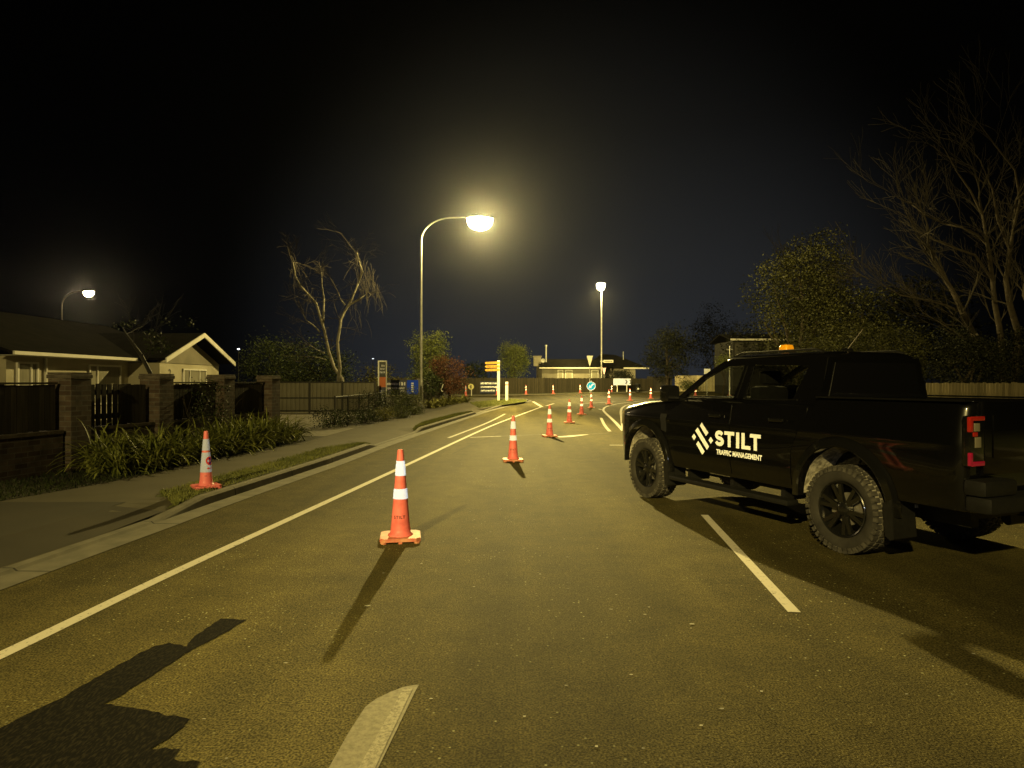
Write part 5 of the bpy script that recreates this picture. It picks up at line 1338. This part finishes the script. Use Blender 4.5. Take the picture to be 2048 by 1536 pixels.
# wheels
tyre_mb = MB(); R0 = WR; w = .142
prof = [(.262, -w * .80), (.30, -w * .99), (.345, -w * 1.03), (.380, -w * .97), (.398, -w * .80), (.402, -w * .4), (.403, 0), (.402, w * .4), (.398, w * .80), (.380, w * .97), (.345, w * 1.03), (.30, w * .99), (.262, w * .80), (.255, 0)]
tyre_mb.lathe(prof, 56, axis='y', closed=True)
tread_mb = MB(); nb = 42; rw = random.Random(3)
for k in range(nb):
    for (yc, hw_, r_, ph) in ((-w * .80, .030, .4035, 0), (w * .80, .030, .4035, .5), (-w * .30, .024, .4085, .35), (w * .30, .024, .4085, .85)):
        a = 2 * PI * (k + ph) / nb; ca, sa = math.cos(a), math.sin(a); skew = .25 if abs(yc) < w * .5 else .0
        edge_ = abs(yc) > w * .5
        ur = Vector((ca, 0, sa)); ut = Vector((-sa, skew * (1 if yc > 0 else -1), ca)).normalized(); uy = Vector((0, 1, 0))
        c = ur * r_ + Vector((0, yc, 0)); tread_mb.obox(c, ur, ut, uy, .0095, .0205, hw_)
        if edge_:   # shoulder lug running down the sidewall
            sg = 1 if yc > 0 else -1
            c2 = ur * .384 + Vector((0, sg * w * .965, 0)); tread_mb.obox(c2, (ur * .95 - Vector((0, sg * .3, 0))).normalized(), ut, Vector((ur.x * .3, sg * .95, ur.z * .3)).normalized(), .022, .018, .007)
tyre_me = tyre_mb.mesh('tyre', M['tread_dust'], 60)
# sidewall darker than the dusty tread gaps: second slot by radius
tyre_me.materials.append(M['tyre'])
for p in tyre_me.polygons:
    c = p.center
    if abs(c.y) > w * .86: p.material_index = 1
tread_me = tread_mb.mesh('tread_blocks', M['tread'])
rim_mb = MB()
rim_mb.lathe([(.262, .118), (.268, .124), (.262, .130), (.250, .124), (.243, .09), (.236, .02), (.236, -.10), (.262, -.118), (.268, -.112), (.25, -.10), (.246, .02), (.252, .10)], 48, axis='y', closed=True)
for k in range(6):
    a0 = 2 * PI * k / 6 + .26
    for da in (-.17, .17):
        a = a0 + da; ca, sa = math.cos(a), math.sin(a)
        i = Vector((math.cos(a0 + da * .35) * .055, .088, math.sin(a0 + da * .35) * .055)); o_ = Vector((ca * .246, .108, sa * .246)); u = (o_ - i).normalized(); t_ = u.cross(Vector((0, 1, 0))).normalized()
        c = (i + o_) / 2; rim_mb.obox(c, u, t_, u.cross(t_), (o_ - i).length / 2, .019, .014)
    a = a0; rim_mb.obox(Vector((math.cos(a) * .15, .078, math.sin(a) * .15)), Vector((math.cos(a), 0.05, math.sin(a))).normalized(), Vector((-math.sin(a), 0, math.cos(a))), (0, 1, 0), .09, .028, .008)
rim_mb.lathe([(0, .118), (.04, .118), (.058, .108), (.075, .095), (.075, .05), (0, .05)], 24, axis='y')
for k in range(6): rim_mb.lathe([(0, .112), (.009, .112), (.011, .10), (.011, .09), (0, .09)], 6, (.062 * math.cos(k * PI / 3), 0, .062 * math.sin(k * PI / 3)), 'y')
rim_me = rim_mb.mesh('rim', M['rim'], 35)
dsc = MB(); dsc.lathe([(.06, .03), (.155, .03), (.155, .006), (.06, .006)], 32, axis='y', closed=True); dsc.box(.09, .17, -.02, .05, -.06, .06); disc_me = dsc.mesh('brake_disc', M['brake'])
for a in (AX, -AX):
    for s in (1, -1):
        wh = bpy.data.objects.new('wheel', tyre_me if False else MB().mesh('wheel_hub', M['rim'])); bpy.data.meshes.remove(wh.data) if False else None
        hub = MB(); hub.lathe([(0, .05), (.07, .05), (.07, -.10), (0, -.10)], 16, axis='y'); wh.data = hub.mesh('wheel_hub', M['plastic']); link(wh, tk)
        wh.location = (a, s * (.925 - w), WZ); wh.rotation_euler = (0, 0, (0 if s > 0 else PI) + (R(-1.5) if a > 0 else 0))
        wh.rotation_mode = 'XYZ'
        for nm, me in (('tyre', tyre_me), ('rim', rim_me), ('tread_blocks', tread_me), ('brake_disc', disc_me)): link(bpy.data.objects.new(nm, me), wh)

# cab: pillars, roof, glass
def cabstrip(mb, polys, s):
    for poly in polys:
        n = len(poly); vs = [(a, s * gs(a, z), z) for a, z in poly] + [(a, s * (gs(a, z) - .05), z) for a, z in poly]
        mb.add(vs, [tuple(range(n)), tuple(range(2 * n - 1, n - 1, -1))] + [(k, (k + 1) % n, n + (k + 1) % n, n + k) for k in range(n)])
for s in (1, -1):
    mb = MB()
    cabstrip(mb, [[(1.13, 1.395), (1.00, 1.395), (.60, 1.66), (.67, 1.70)], [(.67, 1.70), (.60, 1.66), (.24, 1.815), (.27, 1.885)],
                  [(1.0, 1.392), (1.0, 1.425), (-1.24, 1.435), (-1.24, 1.392)],
                  [(.27, 1.885), (.24, 1.815), (-.3, 1.825), (-.3, 1.905)], [(-.3, 1.905), (-.3, 1.825), (-1.06, 1.80), (-1.18, 1.895)],
                  [(-.03, 1.43), (-.20, 1.43), (-.215, 1.825), (-.10, 1.825)],
                  [(-.93, 1.43), (-1.285, 1.43), (-1.285, 1.60), (-.99, 1.60)], [(-.99, 1.60), (-1.285, 1.60), (-1.27, 1.885), (-1.18, 1.895), (-1.06, 1.80)]], s)
    part('window_frame', mb, M['paint'], tk, None, True)
    mb = MB(); cabstrip(mb, [[(.985, 1.432), (.985, 1.440), (-1.0, 1.449), (-1.0, 1.437)]], s); o = part('sill_strip', mb, M['gloss_black'], tk, None, True); o.location.y = s * .006
    for nm, poly in (('front_side_window', [(.96, 1.44), (-.02, 1.44), (-.095, 1.815), (.22, 1.81), (.60, 1.65)]), ('rear_side_window', [(-.21, 1.44), (-.92, 1.44), (-.98, 1.60), (-1.05, 1.79), (-.22, 1.815)])):
        mb = MB(); mb.add([(a, s * (gs(a, z) - .022), z) for a, z in poly], [tuple(range(len(poly)))]); part(nm, mb, M['glass'] if nm[0] == 'f' else M['glass_rear'], tk)
    # weather shields' bright edge on B pillar
    mb = MB(); cabstrip(mb, [[(-.085, 1.44), (-.097, 1.44), (-.152, 1.82), (-.138, 1.82)]], s); o = part('pillar_trim', mb, M['gloss_black'], tk, None, True); o.location.y = s * .005
mb = MB(); mb.grid(lambda u, v: (lerp(1.11, .26, v) + .09 * (1 - (2 * u - 1) ** 2), lerp(-1, 1, u) * lerp(.745, .645, v), lerp(1.405, 1.885, v) + .025 * (1 - (2 * u - 1) ** 2)), 10, 5); part('windscreen', mb, M['glass'], tk, 80)
def rrect(a0, a1, b, r, z, n=5):
    pts = []
    for (cx, cy, q0) in ((a1 - r, b - r, 0), (a0 + r, b - r, 90), (a0 + r, -b + r, 180), (a1 - r, -b + r, 270)):
        for k in range(n + 1): q = R(q0 + 90 * k / n); pts.append((cx + r * math.cos(q), cy + r * math.sin(q), z))
    return pts
mb = MB(); mb.rings([rrect(-1.27, .30, .672, .12, 1.882), rrect(-1.27, .305, .672, .14, 1.90), rrect(-1.24, .27, .635, .16, 1.932), rrect(-1.18, .17, .56, .2, 1.952), rrect(-1.0, -.05, .40, .2, 1.960)]); part('roof', mb, M['paint'], tk, 60, True)
for s in (1, -1):
    mb = MB(); mb.tube([(.15, s * .60, 1.945), (.05, s * .60, 1.975), (-1.05, s * .60, 1.975), (-1.15, s * .60, 1.945)], .014, 6); part('roof_rail', mb, M['plastic'], tk, 60)
mb = MB(); mb.prism([(-.81, 1.41), (.81, 1.41), (.665, 1.885), (-.665, 1.885)], -1.283, -1.25, lambda x, y, h: (h, x, y)); part('cab_back', mb, M['paint'], tk, None, True)
mb = MB(); mb.prism([(-.68, 1.47), (.68, 1.47), (.585, 1.83), (-.585, 1.83)], -1.290, -1.2845, lambda x, y, h: (h, x, y)); part('rear_window', mb, M['glass_dark'], tk, None, True)
# tray rails and tailgate
mb = MB()
for s in (1, -1): mb.box(-2.78, -1.30, min(s * .76, s * .87), max(s * .76, s * .87), 1.472, 1.488)
part('tray_rail', mb, M['gloss_black'], tk)
mb = MB(); mb.cbox(-2.835, -2.795, -.72, .72, .88, 1.475, .012); mb.cbox(-2.846, -2.836, -.62, .62, 1.02, 1.36, .004); tg = part('tailgate', mb, M['paint'], tk, 40)
mb = MB(); mb.cbox(-2.862, -2.84, -.13, .13, 1.375, 1.425, .008); part('handle', mb, M['gloss_black'], tg, 40)
mb = MB(); mb.cbox(-2.99, -2.78, -.88, .88, .60, .73, .03); mb.cbox(-2.96, -2.78, -.90, -.50, .731, .86, .035); mb.cbox(-2.96, -2.78, .50, .90, .731, .86, .035); part('rear_bumper', mb, M['plastic'], tk, 40)
mb = MB(); mb.box(-2.995, -2.97, -.03, .03, .45, .60); mb.lathe([(0, 0), (.025, 0), (.025, .06), (0, .06)], 10, (-3.03, 0, .60)); mb.box(-3.05, -2.8, -.035, .035, .56, .60); part('tow_bar', mb, M['plastic'], tk)
mb = MB(); mb.prism([(2.38, -.78), (2.50, -.66), (2.60, -.40), (2.60, .40), (2.50, .66), (2.38, .78)], .50, .84); part('front_bumper', mb, M['plastic'], tk, 40)
mb = MB(); mb.cbox(2.50, 2.58, -.55, .55, .90, 1.12, .02); part('grille', mb, M['plastic'], tk, 40)
for s in (1, -1):
    h = .905
    def tb(mb, a0, a1, b0, b1, z0, z1, b=.008): mb.cbox(a0, a1, min(s * b0, s * b1), max(s * b0, s * b1), z0, z1, b)
    mb = MB(); tb(mb, -2.838, -2.775, .722, h + .003, .962, 1.365, .02); tl_ = part('tail_lamp', mb, M['gloss_black'], tk, 40)
    mb = MB(); tb(mb, -2.850, -2.835, .735, .895, 1.325, 1.360, .006); tb(mb, -2.850, -2.820, .872, h + .009, 1.235, 1.358, .010); tb(mb, -2.849, -2.836, .82, .87, 1.20, 1.235, .005); part('upper_lens', mb, M['tail_red'], tl_, 40)
    mb = MB(); tb(mb, -2.850, -2.835, .735, .895, .965, 1.003, .006); tb(mb, -2.850, -2.824, .876, h + .009, .968, 1.075, .010); part('lower_lens', mb, M['tail_pink'], tl_, 40)
    mb = MB(); tb(mb, -2.846, -2.836, .775, .845, 1.11, 1.195, .004); tb(mb, -2.846, -2.836, .79, .855, 1.24, 1.305, .004); part('clear_lens', mb, M['tail_clear'], tl_, 40)
# inside
mb = MB()
for y in (-.36, .36):
    mb.cbox(-.10, .42, y - .25, y + .25, .90, 1.10, .05); mb.cbox(-.22, -.06, y - .24, y + .24, 1.05, 1.58, .06); mb.cbox(-.22, -.10, y - .13, y + .13, 1.60, 1.76, .04)
mb.cbox(-1.05, -.55, -.65, .65, .90, 1.10, .05); mb.cbox(-1.20, -1.04, -.65, .65, 1.05, 1.58, .05)
for y in (-.42, 0, .42): mb.cbox(-1.18, -1.08, y - .12, y + .12, 1.59, 1.70, .03)
part('seats', mb, M['seat'], tk, 40)
mb = MB(); mb.cbox(.72, 1.05, -.74, .74, 1.22, 1.425, .05); part('dashboard', mb, M['seat'], tk, 40)
mb = MB(); n = 24
mb.tube([(.62 + .07 * math.sin(2 * PI * k / n), -.36 + .19 * math.cos(2 * PI * k / n), 1.36 + .175 * math.sin(2 * PI * k / n)) for k in range(n + 1)], .014, 6); mb.tube([(.62, -.36, 1.36), (.8, -.36, 1.30)], .03, 6); part('steering_wheel', mb, M['plastic'], tk)
# chassis
mb = MB(); mb.box(-2.6, 2.3, -.52, -.42, .40, .56); mb.box(-2.6, 2.3, .42, .52, .40, .56); mb.tube([(-AX, -.8, WZ), (-AX, .8, WZ)], .05, 8); mb.lathe([(.05, -.15), (.15, -.06), (.15, .06), (.05, .15)], 14, (-AX, 0, WZ), 'y'); mb.tube([(AX, -.7, WZ), (AX, .7, WZ)], .035, 8)
mb.cbox(-2.5, -1.9, -.35, .35, .42, .60, .05); part('chassis', mb, M['plastic'], tk)
# lettering on the doors: drawn flat on the body side
def on_side(name, polys, m, s=1, off=.0105):
    mb = MB()
    for p in polys:
        q = [(a, s * (side(a, z) + off), z) for a, z in p]; mb.add(q, [tuple(range(len(q)))])
    o = part(name, mb, m, tk, None, True); return o
def strokes(paths, w):
    out = []
    for pth in paths:
        for (x0, y0), (x1, y1) in zip(pth, pth[1:]):
            d = Vector((x1 - x0, y1 - y0)); L_ = d.length; d /= L_; nrm = Vector((-d.y, d.x)) * w / 2; e = d * (w * .28)
            A_ = Vector((x0, y0)) - e; B_ = Vector((x1, y1)) + e; out.append([tuple(A_ + nrm), tuple(B_ + nrm), tuple(B_ - nrm), tuple(A_ - nrm)])
    return out
def arc(cx, cy, rx, ry, q0, q1, n=7): return [(cx + rx * math.cos(R(lerp(q0, q1, k / n))), cy + ry * math.sin(R(lerp(q0, q1, k / n)))) for k in range(n + 1)]
# word STILT: x runs towards the tail (a decreases), height 1
wd = .24
S_ = [arc(.36, .70, .24, .18, 35, 180) + arc(.36, .70, .24, .19, 180, 275)[1:] + [(.38, .50)] + arc(.38, .31, .26, .19, 85, -90)[1:] + arc(.38, .31, .27, .19, -90, -150)[1:]]
glyphs = [(0.0, strokes(S_, wd)), (.80, [[(0, 1), (0.82, 1), (.82, .77), (0, .77)], [(.29, .7701), (.53, .7701), (.53, 0), (.29, 0)]]), (1.77, [[(0, 1), (.25, 1), (.25, 0), (0, 0)]]), (2.20, [[(0, 1), (.25, 1), (.25, 0), (0, 0)], [(.2501, .23), (.70, .23), (.70, 0), (.2501, 0)]]), (2.86, [[(0, 1), (0.82, 1), (.82, .77), (0, .77)], [(.29, .7701), (.53, .7701), (.53, 0), (.29, 0)]])]
A0, A1, Z0, Z1 = .142, -.612, .868, 1.050; tot = 3.68
for s in (1, -1):
    polys = []
    for gx, ps in glyphs:
        for p in ps:
            polys.append([(lerp(A0, A1, (gx + x) / tot) if s > 0 else lerp(A1, A0, (gx + x) / tot), lerp(Z0, Z1, y)) for x, y in p])
    # overlapping strokes of the S sit at slightly different heights so none share a plane
    mb = MB()
    for i, p in enumerate(polys):
        q = [(a, s * (side(a, z) + .0085 + .00012 * (i % 40)), z) for a, z in p]; mb.add(q, [tuple(range(len(q)))])
    part('lettering', mb, M['decal'], tk, None, True)
    vs, fs = text_mesh('TRAFFIC MANAGEMENT', .1, .0035, 0, 1.02); x0 = min(v.x for v in vs); x1 = max(v.x for v in vs); y0 = min(v.y for v in vs); y1 = max(v.y for v in vs)
    q = []
    for v in vs:
        u = (v.x - x0) / (x1 - x0); a = lerp(.125, -.625, u) if s > 0 else lerp(-.625, .125, u); z = lerp(.765, .826, (v.y - y0) / (y1 - y0)); q.append((a, s * (side(a, z) + .0095), z))
    mb = MB(); mb.add(q, fs); part('lettering', mb, M['decal'], tk)
    # slanted-bar emblem, read off in a unit square tilted like a diamond
    mb = MB(); e1 = Vector((1, -1)).normalized(); e2 = Vector((1, 1)).normalized(); cen = Vector((.385, .930))
    for (o1, o2, hl) in ((0, 0, .158), (-.058, .112, .086), (.060, -.108, .086), (.124, .112, .030), (-.118, -.106, .030)):
        c = e1 * o1 + e2 * o2; hw_ = .031
        pts = [c + e1 * hl + e2 * hw_, c + e1 * hl - e2 * hw_, c - e1 * hl - e2 * hw_, c - e1 * hl + e2 * hw_]
        q = [(cen.x - (p.x if s > 0 else -p.x) * .98, cen.y + p.y * .98) for p in pts]; mb.add([(a, s * (side(a, z) + .0095), z) for a, z in q], [(0, 1, 2, 3)])
    part('emblem', mb, M['decal'], tk, None, True)
# beacon and aerial: carried by the roof
bc = thing('roof_beacon', 'small amber warning beacon on the pickup roof', 'beacon', (0, 0, 0))
wm = Matrix.Translation(Vector((t0.x, t0.y, 0))) @ Matrix.Rotation(tr_yaw, 4, 'Z')
bc.location = wm @ Vector((-.15, .10, 1.956)); bc.rotation_euler = (0, 0, tr_yaw)
mb = MB(); mb.cbox(-.075, .075, -.075, .075, .0, .035, .01); part('base', mb, M['plastic'], bc, 40)
mb = MB(); mb.rings([rrect(-.065, .065, .068, .02, .036, 4), rrect(-.062, .062, .065, .02, .09, 4), rrect(-.052, .052, .055, .02, .118, 4), rrect(-.03, .03, .035, .015, .124, 4)]); part('lens', mb, M['amber'], bc, 40, True)
ae = thing('aerial', 'thin raked whip aerial on the rear of the pickup roof', 'aerial', tuple(wm @ Vector((-1.10, .20, 1.945))), tr_yaw)
mb = MB(); mb.cbox(-.05, .05, -.03, .03, .0, .045, .012); part('foot', mb, M['gloss_black'], ae, 40)
mb = MB(); mb.tube([(-.0, 0, .03), (-.19, -.0, .235)], [.006, .004], 6); part('whip', mb, M['cap'], ae)

# ------------------------------------------------------------------ added white light behind the viewer for reflective sheeting, on an invented tripod
wl = thing('added_white_light', 'unseen white light added behind the viewer in place of headlights, on an invented tripod', 'added light', (.35, -2.6, 0))
mb = MB()
for k in range(3): a = 2 * PI * k / 3 + .5; mb.tube([(.42 * math.cos(a), .42 * math.sin(a), .01), (0, 0, .75)], .014, 6)
part('tripod', mb, M['steel'], wl)
mb = MB(); mb.tube([(0, 0, .6), (0, 0, 1.78)], .02, 8); part('mast', mb, M['steel'], wl)
mb = MB(); mb.cbox(-.14, .14, -.08, .03, 1.78, 2.0, .02); hd = part('lamp_head', mb, M['plastic'], wl, 40)
mb = MB(); mb.box(-.12, .12, .031, .036, 1.80, 1.98); part('lamp_face', mb, mat_emit('added_white_lamp', (.85, .92, 1.0), 6), hd)
l = bpy.data.lights.new('added_white_lamp', 'SPOT'); l.energy = ADDED_WHITE; l.color = (.86, .92, 1.0); l.shadow_soft_size = .08; l.spot_size = R(66); l.spot_blend = 1.0
o = bpy.data.objects.new('added_white_lamp', l); link(o, wl); o.location = (0, .06, 1.89); o.rotation_euler = (R(89.5), 0, R(-2.5))
for px, d, hgt, lab in (((477, 699), 92, 2.2, 'tiny white light of a distant lamp right of the house gable'), ((746, 718), 120, 2.0, 'tiny pale light of a distant lamp left of the tall pole')):
    g = P(*px, d); t = thing('distant_lamp', lab, 'lamp', (g.x, g.y, .12)); mb = MB(); mb.tube([(0, 0, 0), (0, 0, g.z - .12)], [.08, .05], 6); part('pole', mb, M['rail_dark'], t)
    mb = MB(); mb.lathe([(.02, .12), (.16, .06), (.2, 0), (.02, -.05)], 10, (0, 0, g.z - .1)); part('bulb', mb, mat_emit('distant_bulb', (.9, .95, 1.0), 1.6 if d > 100 else 5.0), t)

# ================================================================== SKY, CAMERA, RENDER
wd_ = bpy.data.worlds.new('World'); SC.world = wd_; wd_.use_nodes = True
nt = wd_.node_tree; nt.nodes.clear(); N, L = nt.nodes, nt.links
out = N.new('ShaderNodeOutputWorld'); bg = N.new('ShaderNodeBackground'); L.new(bg.outputs[0], out.inputs[0])
tc = N.new('ShaderNodeTexCoord'); sx = N.new('ShaderNodeSeparateXYZ'); L.new(tc.outputs['Generated'], sx.inputs[0])
rp = N.new('ShaderNodeValToRGB'); e = rp.color_ramp.elements
e[0].position = 0.0; e[0].color = (.0140, .0160, .0200, 1); e[1].position = .62; e[1].color = (.0022, .0024, .0030, 1)
x = e.new(.16); x.color = (.0120, .0128, .0140, 1); x = e.new(.35); x.color = (.0056, .0058, .0060, 1)
L.new(sx.outputs[2], rp.inputs[0])
# town glow low in the sky over the far lamp
dp = N.new('ShaderNodeVectorMath'); dp.operation = 'DOT_PRODUCT'; dp.inputs[1].default_value = Vector((.10, .985, .06)).normalized(); L.new(tc.outputs['Generated'], dp.inputs[0])
mr = N.new('ShaderNodeMapRange'); mr.interpolation_type = 'SMOOTHSTEP'; mr.inputs[1].default_value = .86; mr.inputs[2].default_value = 1.0; mr.inputs[3].default_value = .05; mr.inputs[4].default_value = 1.35; L.new(dp.outputs['Value'], mr.inputs[0])
vm = N.new('ShaderNodeVectorMath'); vm.operation = 'SCALE'; L.new(rp.outputs[0], vm.inputs[0]); L.new(mr.outputs[0], vm.inputs['Scale'])
L.new(vm.outputs[0], bg.inputs[0]); bg.inputs[1].default_value = 1.0

hz = bpy.data.materials.new('glow_haze'); nt, out = nodes_of(hz)
pv = nt.nodes.new('ShaderNodeVolumePrincipled'); pv.inputs['Color'].default_value = (.80, .84, 1.0, 1); pv.inputs['Density'].default_value = HAZE; pv.inputs['Anisotropy'].default_value = .93
nt.links.new(pv.outputs[0], out.inputs['Volume'])
mb = MB(); mb.box(-110, 90, -62, 170, -1.05, 24); o = mb.build('haze', hz); o['kind'] = 'stuff'  # thin haze added to make the glow round the lamps, in place of glare

cam = bpy.data.cameras.new('camera'); co = bpy.data.objects.new('camera', cam); COL.objects.link(co); SC.camera = co
cam.sensor_fit = 'HORIZONTAL'; cam.sensor_width = 36; cam.lens = 36 * F / 2048; cam.clip_start = .05; cam.clip_end = 2000
co.location = (0, 0, H); co.rotation_euler = (R(90), 0, 0); cam.shift_y = -(768 - HY) / 2048 
vs_ = SC.view_settings; vs_.view_transform = 'Standard'; vs_.look = 'None'; vs_.exposure = 0; vs_.gamma = 1
SC.cycles.use_denoising = True
SC.cycles.max_bounces = 6; SC.cycles.diffuse_bounces = 2; SC.cycles.glossy_bounces = 3; SC.cycles.transparent_max_bounces = 10
SC.cycles.sample_clamp_indirect = 4
